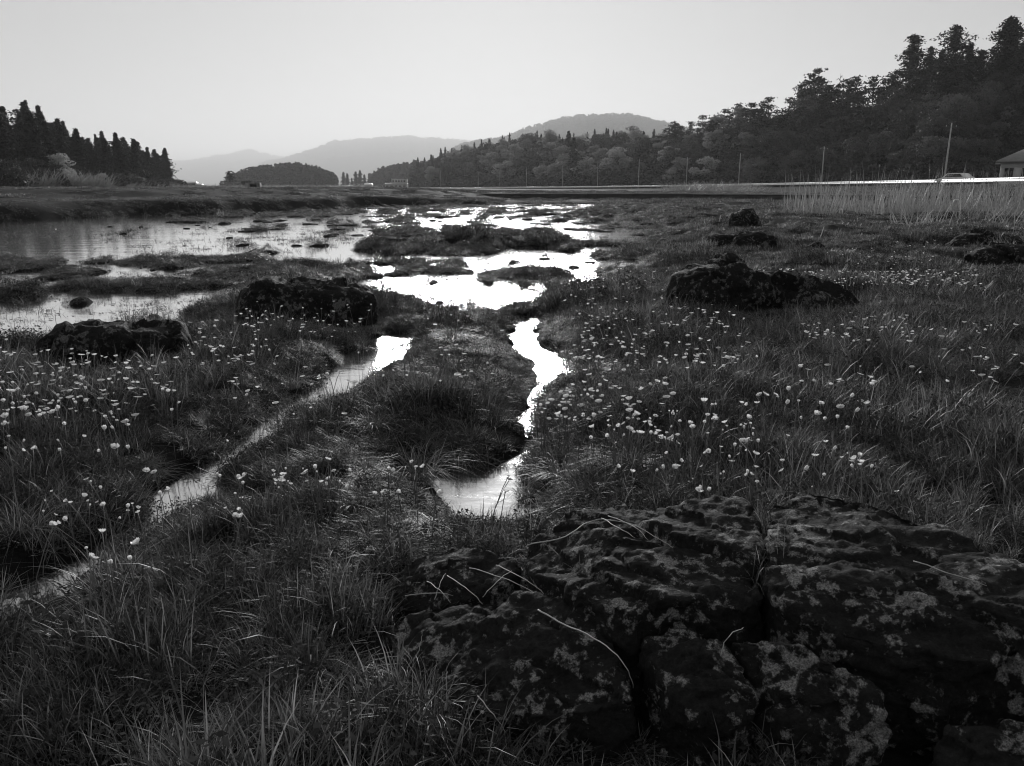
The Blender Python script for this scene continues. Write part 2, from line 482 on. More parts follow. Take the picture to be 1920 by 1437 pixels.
# the road surface itself, 4 cm proud of its embankment
def build_road():
    V, F = [], []
    for i, p in enumerate(ROADP):
        q0 = Vector(ROADP[max(i-1, 0)][:2]); q1 = Vector(ROADP[min(i+1, len(ROADP)-1)][:2])
        d = (q1 - q0).normalized(); nr = Vector((d.y, -d.x))     # hill side
        a = Vector(p[:2]) + nr * 0.5; b = a + nr * 5.5
        V += [(a.x, a.y, p[2] - 0.76), (b.x, b.y, p[2] - 0.76), (b.x, b.y, p[2] - 1.3), (a.x, a.y, p[2] - 1.3)]
        if i:
            k = 4 * i
            F += [(k-4, k-3, k+1, k), (k-3, k-2, k+2, k+1), (k-1, k-4, k, k+3)]
    tag(obj('road', mesh('road', V, np.array(F)), M['asphalt']), 'asphalt road behind the white guardrail', kind='structure')
build_road()

# ================================================================== HILLS
class Hill:
    """a hill with a front slope and a back; ridge follows the skyline at its own distance"""
    def __init__(s, sky, base_d, ridge_d, base_z, tree_h):
        s.sky = np.array(sky, float); s.bd = np.array(base_d, float); s.rd = np.array(ridge_d, float); s.bz = base_z; s.th = tree_h
    def point(s, u, t):
        u = np.asarray(u, float); t = np.asarray(t, float)
        b = np.interp(u, s.bd[:, 0], s.bd[:, 1]); r = np.interp(u, s.rd[:, 0], s.rd[:, 1])
        v = np.interp(u, s.sky[:, 0], s.sky[:, 1]) + (3.2 * fbm(u / 24, u * 0 + r / 997, o=4) if s.th > 22 else 0)
        zr = np.maximum(at_depth(u, v, r)[1] - s.th, s.bz)
        d = b + (r - b) * t
        front = np.sin(np.clip(t, 0, 1) * math.pi / 2) ** 1.1
        z = s.bz + (zr - s.bz) * np.where(t <= 1, front, np.cos(np.clip((t - 1) / 0.9, 0, 1) * math.pi / 2))
        x = at_depth(u, 330.0, d)[0]
        z = z + 0.03 * (zr - s.bz) * fbm(x / (8 + .02 * d), d / (8 + .02 * d), o=3) * smooth(0.02, .2, t)
        return x, d, z
    def build(s, name, mat, label, du=6):
        us = np.arange(s.sky[0, 0], s.sky[-1, 0] + du, du); ts = np.linspace(0, 1.9, 24)
        U, T = np.meshgrid(us, ts)
        x, y, z = s.point(U.ravel(), T.ravel())
        z = np.where(T.ravel() == 0, s.bz - 1.5, z)
        m = len(us); i = np.arange(len(ts) - 1)[:, None] * m; j = np.arange(m - 1)[None, :]
        F = np.stack([i + j, i + j + 1, i + m + j + 1, i + m + j], -1).reshape(-1, 4)
        o = obj(name, mesh(name, np.stack([x, y, z], 1), F, True), mat)
        tag(o, label, kind='structure'); return o
HA = Hill([(-420,190),(-150,205),(0,222),(20,228),(65,212),(100,222),(130,240),(150,266),(168,290),(185,262),(210,256),(245,268),(280,286),(305,306),(322,322),(340,347)],
          [(-420,80),(0,112),(200,150),(340,215)], [(-420,150),(0,178),(200,215),(340,250)], 1.0, 9.0)
HF = Hill([(1215,262),(1240,240),(1270,230),(1320,216),(1370,202),(1420,184),(1450,198),(1480,172),(1510,158),(1560,158),(1620,156),(1665,150),(1700,132),(1760,120),(1830,104),(1920,88),(2100,75),(2500,90)],
          [(1215,245),(1280,222),(1377,197),(1531,163),(1756,120),(1850,116),(1920,114),(2500,100)], [(1215,300),(1377,262),(1531,230),(1756,190),(1920,172),(2500,150)], 1.2, 8.0)
HE = Hill([(765,335),(772,310),(790,298),(830,283),(870,273),(930,261),(960,253),(1000,250),(1050,252),(1100,250),(1160,250),(1230,254),(1330,262)],
          [(765,480),(823,438),(893,390),(983,340),(1050,306),(1115,275),(1191,248),(1330,222)], [(765,560),(900,520),(1050,470),(1230,400),(1330,360)], 1.0, 6.0)
HE2 = Hill([(690,345),(705,322),(740,312),(775,306),(800,310)], [(690,760),(800,700)], [(690,840),(800,800)], 1.0, 10.0)
HB = Hill([(425,350),(438,335),(455,324),(475,318),(520,312),(560,311),(590,316),(612,326),(628,346)], [(425,640),(628,600)], [(425,700),(628,660)], 1.0, 9.0)
HD = Hill([(820,300),(860,274),(900,265),(950,255),(1000,238),(1040,225),(1080,221),(1130,218),(1180,218),(1220,228),(1270,240),(1400,262)], [(820,2600),(1400,2200)], [(820,3600),(1400,3300)], 2.0, 24.0)
HC = Hill([(480,312),(545,296),(560,291),(590,282),(620,270),(650,264),(700,261),(780,260),(850,264),(900,270),(1000,285)], [(480,6200),(1000,6000)], [(480,7600),(1000,7400)], 2.0, 44.0)
HC2 = Hill([(150,318),(330,304),(400,296),(440,290),(465,282),(475,281),(490,288),(530,297),(600,303)], [(150,8600),(600,8600)], [(150,9800),(600,9800)], 2.0, 44.0)
HA.build('hill', M['hill'], 'dark wooded rise at the left', 8)
HF.build('hill', M['hill'], 'steep wooded hillside behind the road at the right', 8)
HE.build('hill', M['hill'], 'wooded hillside behind the far stretch of road', 5)
HE2.build('hill', M['hill'], 'low far rise behind the white building', 5)
HB.build('hill', M['hill'], 'low wooded knoll far across the valley', 5)
HD.build('hill', M['hill'], 'grey hazy hill rising behind the wooded hillside', 5)
HC.build('hill', M['hill'], 'pale hazy far ridge in the middle', 5)
HC2.build('hill', M['hill'], 'palest farthest ridge at the left', 5)

# ================================================================== PLANT SHAPES
def quads(C, size, aspect=1.0, flat=0.0, seed=0):
    """leaf faces: centres, sizes; flat = 1 keeps them level"""
    r = np.random.default_rng(seed); n = len(C)
    a = r.normal(size=(n, 3)); a[:, 2] *= (1 - flat); a /= np.linalg.norm(a, axis=1)[:, None] + 1e-9
    b = r.normal(size=(n, 3)); b[:, 2] *= (1 - flat)
    b -= a * (a * b).sum(1)[:, None]; b /= np.linalg.norm(b, axis=1)[:, None] + 1e-9
    s = (np.asarray(size) * r.uniform(.6, 1.3, n))[:, None]
    A, B = a * s, b * s * aspect
    V = np.stack([C - A, C - B * .9, C + A, C + B], 1).reshape(-1, 3)
    return V, np.arange(4 * n).reshape(-1, 4)
def trunk_mb(h, r0, limbs=(), lean=0.0, n=7):
    mb = MB()
    k = 7
    mb.tube([(lean * h * (i / k) ** 2, 0.06 * math.sin(i * 1.7) * r0 * 4 * (i > 0), h * i / k) for i in range(k + 1)], [r0 * (1 - .93 * i / k) + .004 for i in range(k + 1)], n)
    for p, q, r in limbs:
        m = ((p[0] + q[0]) / 2, (p[1] + q[1]) / 2, (p[2] + q[2]) / 2 + .04 * h)
        mb.tube([p, m, q], [r, r * .7, r * .25], 5)
    return mb
def make_cedar(name, h, R0, nb, seed, gap=0.0, top=0.06, low=0.12, px=0.30):
    """columnar conifer: drooping whorled sprays, ragged outline"""
    r = np.random.default_rng(seed); C = []; limbs = []
    for i in range(nb):
        t = r.uniform(0, 1) ** 0.85
        z = h * (low + (1 - low - .01) * t)
        rad = R0 * ((1 - t) ** 0.75 * .92 + top) * r.uniform(.55, 1.15) * (0.75 + .25 * math.sin(t * 23 + seed)) * (1 if t > .12 else .75)
        a = r.uniform(0, 2 * math.pi)
        if gap and vnoise(np.array([math.cos(a) * 1.7 + seed]), np.array([math.sin(a) * 1.7]), np.array([z / h * 7.3 + .5]))[0] < -1 + 2 * gap: continue
        if len(limbs) < 26 and rad > .5 * R0 * (1 - t): limbs.append(((0, 0, z), (math.cos(a) * rad * .8, math.sin(a) * rad * .8, z - .05 * rad), .02 * R0))
        m = max(6, int(16 * rad / R0) + 4)
        for k in range(m):
            q = (k + r.uniform(.2, 1)) / m
            C.append((math.cos(a) * rad * q + r.normal(0, .05 * R0), math.sin(a) * rad * q + r.normal(0, .05 * R0), z - rad * .30 * q * q + r.normal(0, .035 * R0)))
    C.append((0, 0, h)); C.append((0, 0, h * .985)); C.append((0, 0, h * .965))
    V, F = quads(np.array(C), px, 0.45, .25, seed)
    return trunk_mb(h * .97, .035 * h * .55, limbs).me('trunk'), mesh('crown', V, F)
def make_pine(name, h, seed, layers=8, spread=.24, dens=34, px=.28):
    """umbrella-layered pine with see-through pads"""
    r = np.random.default_rng(seed); C = []; limbs = []
    for i in range(layers):
        t = .38 + .62 * (i + r.uniform(0, .6)) / layers
        for b in range(r.integers(2, 4)):
            a = r.uniform(0, 2 * math.pi); L = h * spread * (1.15 - t * .75) * r.uniform(.5, 1.25)
            z = h * min(t, .97); cx, cy_ = math.cos(a) * L, math.sin(a) * L
            limbs.append(((0, 0, z - .05 * h), (cx, cy_, z), .012 * h))
            n = int(dens * r.uniform(.6, 1.3))
            d = r.normal(size=(n, 3)) * np.array([L * .42 + .12, L * .42 + .12, .022 * h])
            C.append(d + np.array([cx * .8, cy_ * .8, z + .015 * h]))
    C = np.concatenate(C)
    V, F = quads(C, px, .8, .55, seed)
    return trunk_mb(h * .98, .022 * h, limbs, lean=r.uniform(-.06, .06)).me('trunk'), mesh('crown', V, F)
def make_broad(name, h, W, seed, lobes=26, per=95, px=.2, base=.12):
    """spreading tree: horizontal tiers of leaf clumps of unequal size"""
    r = np.random.default_rng(seed); C = []; limbs = []
    for i in range(lobes):
        t = r.uniform(base, 1); a = r.uniform(0, 2 * math.pi)
        env = W * .5 * math.sqrt(max(0.03, 1 - ((t - .42) / .60) ** 2))
        rad = env * r.uniform(.35, 1.0)
        c = np.array([math.cos(a) * rad, math.sin(a) * rad, h * t * .93])
        ls = W * r.uniform(.09, .19)
        n = int(per * (ls / (W * .14)) ** 2)
        d = r.normal(size=(n, 3)); d /= np.linalg.norm(d, axis=1)[:, None]; d *= (r.uniform(.3, 1, n) ** .5)[:, None]
        d *= np.array([ls * 1.25, ls * 1.25, ls * .62]); d[:, 2] += 0
        C.append(c + d)
        if i < 14: limbs.append(((0, 0, h * max(.12, t * .45)), tuple(c), .014 * h))
    V, F = quads(np.concatenate(C), px, .8, .2, seed)
    return trunk_mb(h * .75, .03 * h, limbs).me('trunk'), mesh('crown', V, F)
def make_snag(h, seed):
    r = np.random.default_rng(seed); limbs = []; C = []
    for i in range(11):
        t = .35 + .6 * i / 11; a = r.uniform(0, 6.28); L = h * .2 * (1.2 - t) * r.uniform(.6, 1.3)
        e = (math.cos(a) * L, math.sin(a) * L, h * t + .03 * h)
        limbs.append(((0, 0, h * t), e, .011 * h))
        C += [np.array(e) + r.normal(0, .1, 3) for _ in range(5)]
    V, F = quads(np.array(C), .13, .5, .5, seed)
    return trunk_mb(h, .018 * h, limbs, .02).me('trunk'), mesh('crown', V, F)
def crown_mat(pair, mat):
    pair[0].materials.append(M['bark']); pair[1].materials.append(mat); return pair
P_CEDAR = [crown_mat(make_cedar('c', 12.0, 2.7 + .3 * (i % 3), 420, 50 + i, px=.24), M['cedar']) for i in range(4)]
P_TALL = [crown_mat(make_cedar('c', 20.0, a, b, 80 + i, gap=g, top=tp, low=lo, px=.40), M['cedar'])
          for i, (a, b, g, tp, lo) in enumerate(((6.2, 400, .36, .22, .2), (5.4, 380, .32, .12, .25), (6.8, 420, .38, .45, .22), (7.8, 900, .12, .25, .04)))]
P_PINE = [crown_mat(make_pine('p', 9.0, 20 + i, 7 + i, .24 + .02 * i, 30), M['pine']) for i in range(4)]
P_BROAD = [crown_mat(make_broad('b', 7.0, 8.5 + .6 * i, 30 + i, 30, 90, .21), M['broad']) for i in range(4)]
P_PALE = [crown_mat(make_broad('b', 7.5, 7.5 + .5 * i, 40 + i, 26, 95, .20), M['pale_leaf']) for i in range(3)]
P_SNAG = crown_mat(make_snag(9.0, 3), M['pine'])
def tree(name, pair, loc, scale, rz, label, group, squash=1.0):
    e = empty(name, loc, label, 'tree', group, rz)
    e.scale = (scale * squash, scale * squash, scale)
    obj('trunk', pair[0], None, e); obj('crown', pair[1], None, e)
    return e
rt = np.random.default_rng(11)
def plant_on(hill, u, t, pair, ph, height, name, label, group, sq=1.0, sink=.3):
    x, y, z = (float(q) for q in hill.point(np.array([u]), np.array([t])))
    tree(name, pair, (x, y, z - sink), height / ph, rt.uniform(0, 6.28), label, group, sq)
# left wood: dense dark cedars
G = 'cedars of the dark wood at the left'
def rank(t): return 'at the foot' if t < .35 else ('on the middle' if t < .75 else 'at the crest')
def lw_label(u, t):
    if u < 0: return 'dark cedar of the left wood just beyond the left edge'
    return 'dark cedar %s of the left wood, %s' % (rank(t), 'above the pale dry grass' if 80 < u < 165 else ('at the far left' if u <= 80 else ('in the block right of the notch' if u < 260 else 'near its right end')))
POLES = [(1756,104,7.8),(1531,150,7.2),(1377,185,7.6),(1280,208,7.8),(1191,235,8.2),(1115,262,8.6),(1050,292,8.0),(983,325,8.4),(932,350,8.0),(893,372,7.4),(823,420,8.0)]
ORD = ('nearest', 'second', 'third', 'fourth', 'fifth', 'sixth', 'seventh', 'eighth', 'ninth', 'tenth', 'farthest')
def by_pole(u):
    k = min(range(len(POLES)), key=lambda i: abs(POLES[i][0] - u))
    return '%s of the %s pole' % ('left' if u < POLES[k][0] else 'right', ORD[k])
for k in range(150):
    u = rt.uniform(-300, 322); t = (k % 5) / 4.6 + rt.uniform(-.08, .12)
    if u > 280: t = max(t, .35)
    plant_on(HA, u, min(max(t, .12), 1.08), P_CEDAR[k % 4], 12, rt.uniform(6.5, 11.0), 'cedar_tree', lw_label(u, t), G, rt.uniform(1.1, 1.45))
for u, hh, lb in ((24,10,'thin open-topped cedar on the crest of the left wood'),(66,12,'tallest spire of the dark wood at the left edge'),(93,10.5,'slim cedar spire just right of the tallest one in the left wood'),
                  (170,9.5,'lone slim cedar in the notch of the left wood skyline'),(187,10.5,'cedar at the front of the left wood block after the notch'),(311,11,'pointed cedar standing at the right end of the left wood')):
    plant_on(HA, u, 1.0, P_CEDAR[int(u) % 4], 12, hh, 'cedar_tree', lb, 'distinct cedars of the left wood', .8)
for k, u in enumerate((-120,-60,0,25,62,88,110,135,160,190,215,245,262,300,322)):
    plant_on(HA, u, rt.uniform(.0, .10), P_BROAD[k % 4] if k % 3 else P_PALE[k % 3], 7, rt.uniform(3.0, 5.5) * (1 if u < 150 else .7), 'leafy_tree', 'soft grey leafy tree at the foot of the dark left wood', 'leafy trees at the foot of the left wood')
for k in range(70):
    u = rt.uniform(-40, 318); t = rt.uniform(.8, 1.06)
    pn = rt.random() < .35
    plant_on(HA, u, t, P_PINE[k % 4] if pn else P_CEDAR[k % 4], 9 if pn else 12, rt.uniform(6.0, 9.5), 'cedar_tree', lw_label(u, t), 'cedars of the dark wood at the left', 1.5)
# right hillside
G = 'pines along the skyline of the right hillside'
for u, hh in ((1232,6),(1246,7),(1262,7.5),(1272,6.5),(1290,7),(1312,8),(1330,6.5),(1352,7.5),(1378,8),(1400,7),(1432,8),(1448,6),(1470,7.5),(1488,8.5),(1500,9),(1524,8.5),(1540,7.5),(1575,8),(1590,9),(1606,7),(1622,8.5),(1640,8),(1655,8.5),(1668,9)):
    plant_on(HF, u, rt.uniform(.93, 1.05), P_PINE[int(u) % 4], 9, hh * 1.12, 'pine_tree', 'layered dark pine on the right skyline, %s' % by_pole(u), G)
plant_on(HF, 1559, 1.0, P_SNAG, 9, 11.0, 'pine_tree', 'bare thin half-dead pine poking above the right hillside skyline', None)
plant_on(HF, 1512, 1.0, P_PINE[1], 9, 12.0, 'pine_tree', 'taller pine with tufted layers left of the bare one', None)
for k in range(46):
    u = rt.uniform(1240, 1960); t = rt.uniform(.45, .92)
    plant_on(HF, u, t, P_PINE[k % 4], 9, rt.uniform(6, 9), 'pine_tree', 'dark pine %s of the right hillside, %s' % (rank(t), by_pole(u)), 'pines on the upper slope of the right hillside')
for k in range(70):
    u = rt.uniform(1225, 1960); t = rt.uniform(.02, .75)
    pal = u < 1420 and rt.random() < .45
    plant_on(HF, u, t, P_PALE[k % 3] if pal else P_BROAD[k % 4], 7, rt.uniform(4.0, 6.8), 'leafy_tree',
             ('pale leafy tree %s of the right hillside, %s' if pal else 'dark leafy tree %s of the right hillside, %s') % (rank(t), by_pole(u)),
             'pale leafy trees on the right slope' if pal else 'dark leafy trees on the right slope')
plant_on(HF, 1383, .86, P_PALE[0], 7, 7.2, 'leafy_tree', 'round pale tree standing out just under the right hillside skyline', None)
plant_on(HF, 1345, .62, P_PALE[1], 7, 7.8, 'leafy_tree', 'large pale spreading tree halfway up the right slope', None)
for u, t, i, top, lb in ((1686,.93,0,62,'tall open cedar with gaps, leftmost of the tall group'),(1718,.95,1,84,'shorter pointed cedar between two tall open cedars'),(1738,.98,1,92,'small pointed cedar tip left of the round-topped cedar'),
        (1760,.93,2,45,'tall round-topped cedar with see-through crown'),(1790,.96,1,78,'slim cedar spire right of the round-topped cedar'),(1812,.9,0,90,'ragged cedar before the tallest dark cedar'),(1857,.9,3,28,'tallest dense black cedar near the right edge'),
        (1890,.85,3,70,'broad dense dark cedar right of the tallest one'),(1922,.8,3,58,'broad dark cedar cut by the right edge'),(1970,.8,3,50,None),(1835,.80,3,100,'dark cedar filling the gap below the tallest one'),(1775,.82,3,150,'lower dark cedar under the round-topped cedar'),(1700,.80,0,170,'lower ragged cedar under the leftmost tall cedar')):
    x, y, z = (float(q) for q in HF.point(np.array([u]), np.array([t])))
    tree('cedar_tree', P_TALL[i], (x, y, z - .4), (float(at_depth(u, top, y)[1]) - z) / 20, rt.uniform(0, 6.28), lb or 'dark cedar just outside the right edge', 'tall cedars at the right', 1.3)
# far hillside
for k in range(70):
    u = rt.uniform(775, 1300); t = rt.uniform(.55, 1.05)
    if u > 1235: t = min(t, .8)
    plant_on(HE, u, t, P_CEDAR[k % 4], 12, rt.uniform(5, 8), 'cedar_tree', 'small hazy conifer %s of the far hillside, %s' % (rank(t), by_pole(u)), 'conifers on the far hillside', 1.1)
for k in range(85):
    u = rt.uniform(800, 1300); t = rt.uniform(.02, .62)
    pal = rt.random() < .6
    plant_on(HE, u, t, P_PALE[k % 3] if pal else P_BROAD[k % 4], 7, rt.uniform(6, 9.5), 'leafy_tree',
             ('pale rounded tree %s of the far hillside, %s' if pal else 'mid grey rounded tree %s of the far hillside, %s') % (rank(t), by_pole(u)),
             'pale trees of the far hillside' if pal else 'grey trees of the far hillside')
for k in range(26):
    u = rt.uniform(772, 860); t = rt.uniform(.05, .9)
    plant_on(HE, u, t, P_CEDAR[k % 4], 12, rt.uniform(6, 9.5), 'cedar_tree', 'hazy conifer %s of the steep left end of the far hillside' % rank(t), 'conifers at the left end of the far hillside', 1.1)
for u, t, hh, lb in ((1075,.12,15,'dark pointed conifer standing alone among pale trees'),(1065,.32,13,'small pointed conifer above the lone dark one')):
    plant_on(HE, u, t, P_CEDAR[1], 12, hh, 'cedar_tree', lb, None, 1.15)
# lone trees on the flat
def flat_tree(name, pair, ph, u, d, hh, label, group=None, sq=1.0):
    x = float(at_depth(u, 350, d)[0]); tree(name, pair, (x, d, float(ground_h(np.array([x]), np.array([d]))[0]) - .1), hh / ph, rt.uniform(0, 6), label, group, sq)
flat_tree('pine_tree', P_PINE[2], 9, 432, 230, 4.6, 'dark spreading tree alone on the flat left of the knoll')
flat_tree('bush', P_BROAD[0], 7, 418, 228, 2.0, 'low dark bush at the foot of the lone spreading tree')
flat_tree('bush', P_BROAD[1], 7, 463, 230, 2.2, 'small dark bush right of the lone spreading tree')
flat_tree('cedar_tree', P_CEDAR[0], 12, 622, 560, 10.0, 'pointed conifer at the right foot of the wooded knoll', None, 1.2)
for u, d, hh, i in ((645,700,13,0),(652,720,12,1),(668,690,13,2),(676,690,14,3),(684,700,11,0),(660,700,8,1)):
    flat_tree('cedar_tree', P_CEDAR[i], 12, u, d, hh, 'hazy conifer in the clump between knoll and white building', 'conifers between knoll and white building', 1.6)

# ------------------------------------------------------------------ instanced stuff
def scatter(name, protos, P, idx, rotz, scl, label, tilt=None, kind='stuff'):
    col = bpy.data.collections.new(name + '_shapes')
    for i, (me_) in enumerate(protos):
        o = bpy.data.objects.new('%s_shape_%02d' % (name, i), me_); col.objects.link(o)
    pts = bpy.data.meshes.new(name); n = len(P)
    pts.vertices.add(n); pts.vertices.foreach_set('co', np.asarray(P, np.float32).ravel())
    rot = np.zeros((n, 3), np.float32); rot[:, 2] = rotz
    if tilt is not None: rot[:, :2] = tilt
    a = pts.attributes.new('rot', 'FLOAT_VECTOR', 'POINT'); a.data.foreach_set('vector', rot.ravel())
    s3 = np.asarray(scl, np.float32)
    if s3.ndim == 1: s3 = np.repeat(s3[:, None], 3, 1)
    a = pts.attributes.new('scl', 'FLOAT_VECTOR', 'POINT'); a.data.foreach_set('vector', s3.ravel())
    a = pts.attributes.new('pick', 'INT', 'POINT'); a.data.foreach_set('value', np.asarray(idx, np.int32))
    o = bpy.data.objects.new(name, pts); LINK(o)
    ng = bpy.data.node_groups.new(name, 'GeometryNodeTree')
    ng.interface.new_socket('Geometry', in_out='INPUT', socket_type='NodeSocketGeometry')
    ng.interface.new_socket('Geometry', in_out='OUTPUT', socket_type='NodeSocketGeometry')
    gi, go = ng.nodes.new('NodeGroupInput'), ng.nodes.new('NodeGroupOutput')
    ci = ng.nodes.new('GeometryNodeCollectionInfo'); ci.inputs['Collection'].default_value = col
    ci.inputs['Separate Children'].default_value = True; ci.inputs['Reset Children'].default_value = True
    ip = ng.nodes.new('GeometryNodeInstanceOnPoints'); ip.inputs['Pick Instance'].default_value = True
    def attr(nm, ty):
        q = ng.nodes.new('GeometryNodeInputNamedAttribute'); q.data_type = ty; q.inputs['Name'].default_value = nm; return q
    e2r = ng.nodes.new('FunctionNodeEulerToRotation')
    L = ng.links.new
    L(gi.outputs[0], ip.inputs['Points']); L(ci.outputs[0], ip.inputs['Instance'])
    L(attr('pick', 'INT').outputs['Attribute'], ip.inputs['Instance Index'])
    L(attr('rot', 'FLOAT_VECTOR').outputs['Attribute'], e2r.inputs[0]); L(e2r.outputs[0], ip.inputs['Rotation'])
    L(attr('scl', 'FLOAT_VECTOR').outputs['Attribute'], ip.inputs['Scale'])
    L(ip.outputs[0], go.inputs[0])
    md = o.modifiers.new('scatter', 'NODES'); md.node_group = ng
    tag(o, label, kind=kind)
    return o
def shrub_mesh(seed, mat, n=260, px=.16):
    r = np.random.default_rng(seed); C = []
    for k in range(9):
        c = np.array([r.normal(0, .55), r.normal(0, .55), r.uniform(.1, .75)])
        d = r.normal(size=(n // 9, 3)); d /= np.linalg.norm(d, axis=1)[:, None]
        C.append(c + d * np.array([.5, .5, .34]) * r.uniform(.5, 1))
    V, F = quads(np.concatenate(C), px, .8, .2, seed); m = mesh('shrub', V, F); m.materials.append(mat); return m
SHR = [shrub_mesh(60 + i, M['shrub'] if i < 3 else M['broad']) for i in range(5)]
def hill_scatter(name, hill, n, u0, u1, t0, t1, protos, s0, s1, label, seed):
    r = np.random.default_rng(seed)
    x, y, z = hill.point(r.uniform(u0, u1, n), r.uniform(t0, t1, n))
    return scatter(name, protos, np.stack([x, y, z - .1], 1), r.integers(0, len(protos), n), r.uniform(0, 6.28, n), r.uniform(s0, s1, n), label)
hill_scatter('undergrowth', HF, 1500, 1220, 2050, 0, 1.05, SHR, 1.2, 2.6, 'dark undergrowth covering the right hillside', 1)
hill_scatter('undergrowth', HA, 700, -400, 335, 0, 1.1, SHR[:3], 1.2, 2.4, 'dark undergrowth in the left wood', 2)
hill_scatter('undergrowth', HE, 1500, 768, 1325, 0, 1.05, SHR, 1.6, 3.2, 'undergrowth covering the far hillside', 3)
def mini_tree(seed, cone=True):
    r = np.random.default_rng(seed); n = 150
    t = r.uniform(0, 1, n); a = r.uniform(0, 6.28, n); rad = (1 - t if cone else np.sqrt(np.clip(1 - (2 * t - 1) ** 2, 0, 1))) * r.uniform(.5, 1, n) * (.23 if cone else .42)
    V, F = quads(np.stack([np.cos(a) * rad, np.sin(a) * rad, t], 1), .085, .8, .2, seed); m = mesh('far_tree', V, F); m.materials.append(M['far_wood']); return m
MINI = [mini_tree(1), mini_tree(2), mini_tree(3, False), mini_tree(4, False)]
hill_scatter('far_wood', HB, 520, 428, 626, .0, 1.05, MINI[:3], 8, 12, 'wood on the small knoll far across the valley', 4)
hill_scatter('far_wood', HE2, 380, 692, 800, .0, 1.05, MINI[:2], 9, 13, 'wood on the low rise behind the white building', 5)
hill_scatter('far_wood', HD, 3600, 822, 1395, .3, 1.05, MINI, 18, 30, 'wood covering the grey hazy hill', 6)
hill_scatter('far_wood', HC, 3000, 482, 998, .5, 1.04, MINI, 34, 62, 'wood covering the pale far ridge', 7)
hill_scatter('far_wood', HC2, 1600, 160, 598, .6, 1.03, MINI, 36, 66, 'wood covering the palest farthest ridge', 8)

# ================================================================== ROCKS
def rock_noise(V, Nn, amp, sc_, seed):
    x, y, z = V[:, 0] + seed * 3.7, V[:, 1] - seed * 1.3, V[:, 2]
    d = amp * .5 * fbm(x / sc_, y / sc_, z / sc_ * 1.6 + .37, o=5, g=.55)
    d += amp * .42 * fbm(x / .055, y / .055, z / .035 + .11, o=3, g=.6) + amp * .20 * vnoise(x / .016, y / .016, z / .012 + .4)
    xs, ys = (x * .88 - y * .47), (x * .47 + y * .88)
    d -= amp * .75 * np.abs(fbm(xs / (sc_ * 1.3) + 3, ys / (sc_ * .30), z / (sc_ * .25) + .77, o=5, g=.62)) - amp * .2
    d -= amp * .30 * np.abs(vnoise(xs / .09, ys / .03, z / .03 + .13)) - amp * .1
    d += amp * .16 * np.sign(vnoise(xs / .12 + 7, ys / .05, z / .06 + .4)) * np.abs(vnoise(xs / .12 + 7, ys / .05, z / .06 + .4)) ** .4
    rid = 1 - np.abs(vnoise(x / (sc_ * .9), y / (sc_ * .5), z / (sc_ * .35) + .21))
    d -= amp * .30 * np.clip(rid - .84, 0, 1) / .16
    return V + Nn * d[:, None]
def facet(V, Nn, size, step, tilt, seed):
    """break a surface into angular plates: nearest-seed cells, each its own offset and tilt"""
    r = np.random.default_rng(seed)
    W = np.stack([V[:, 0] * .88 - V[:, 1] * .47, (V[:, 0] * .47 + V[:, 1] * .88) * 1.9, V[:, 2] * 1.7], 1)
    W = W + .25 * size * np.stack([vnoise(V[:, 0] / size * 2 + k * 9, V[:, 1] / size * 2, V[:, 2] / size * 2 + .3) for k in range(3)], 1)
    lo, hi = W.min(0), W.max(0); n = int(min(260, max(6, np.prod(np.maximum(hi - lo, size)) / size ** 3 * .8)))
    S = r.uniform(lo, hi, (n, 3)); T = r.normal(0, tilt, (n, 3)); O = r.normal(0, step, n)
    best = np.full(len(W), 1e9); idx = np.zeros(len(W), int); sec = np.full(len(W), 1e9)
    for i in range(n):
        d = ((W - S[i]) ** 2).sum(1); k = d < best
        sec = np.where(k, best, np.minimum(sec, d)); best = np.where(k, d, best); idx[k] = i
    off = O[idx] + ((W - S[idx]) * T[idx]).sum(1)
    gap = np.sqrt(sec) - np.sqrt(best)
    off = off - step * 1.1 * np.clip(1 - gap / (size * .10), 0, 1)
    return V + Nn * np.clip(off, -3 * step, 2.2 * step)[:, None]
def finish_rock(name, me, mat, label, amp, sc_, seed, group=None):
    n = len(me.vertices)
    V = np.empty(n * 3, np.float32); me.vertices.foreach_get('co', V); V = V.reshape(-1, 3).astype(float)
    Nn = np.empty(n * 3, np.float32); me.vertices.foreach_get('normal', Nn); Nn = Nn.reshape(-1, 3).astype(float)
    W = facet(V, Nn, sc_ * (1.0 if seed < 20 else 1.1), amp * (.40 if seed < 20 else .17), .10 if seed < 20 else .05, seed); W = facet(W, Nn, sc_ * .36, amp * .09, .07, seed + 90)
    me.vertices.foreach_set('co', rock_noise(W, Nn, amp * (.30 if seed < 20 else .5), sc_, seed).astype(np.float32).ravel())
    me.update()
    me.polygons.foreach_set('use_smooth', np.ones(len(me.polygons), bool))
    o = obj(name, me, mat)
    return tag(o, label, 'rock', group)
FOOT = []                                             # rock footprints kept free of grass
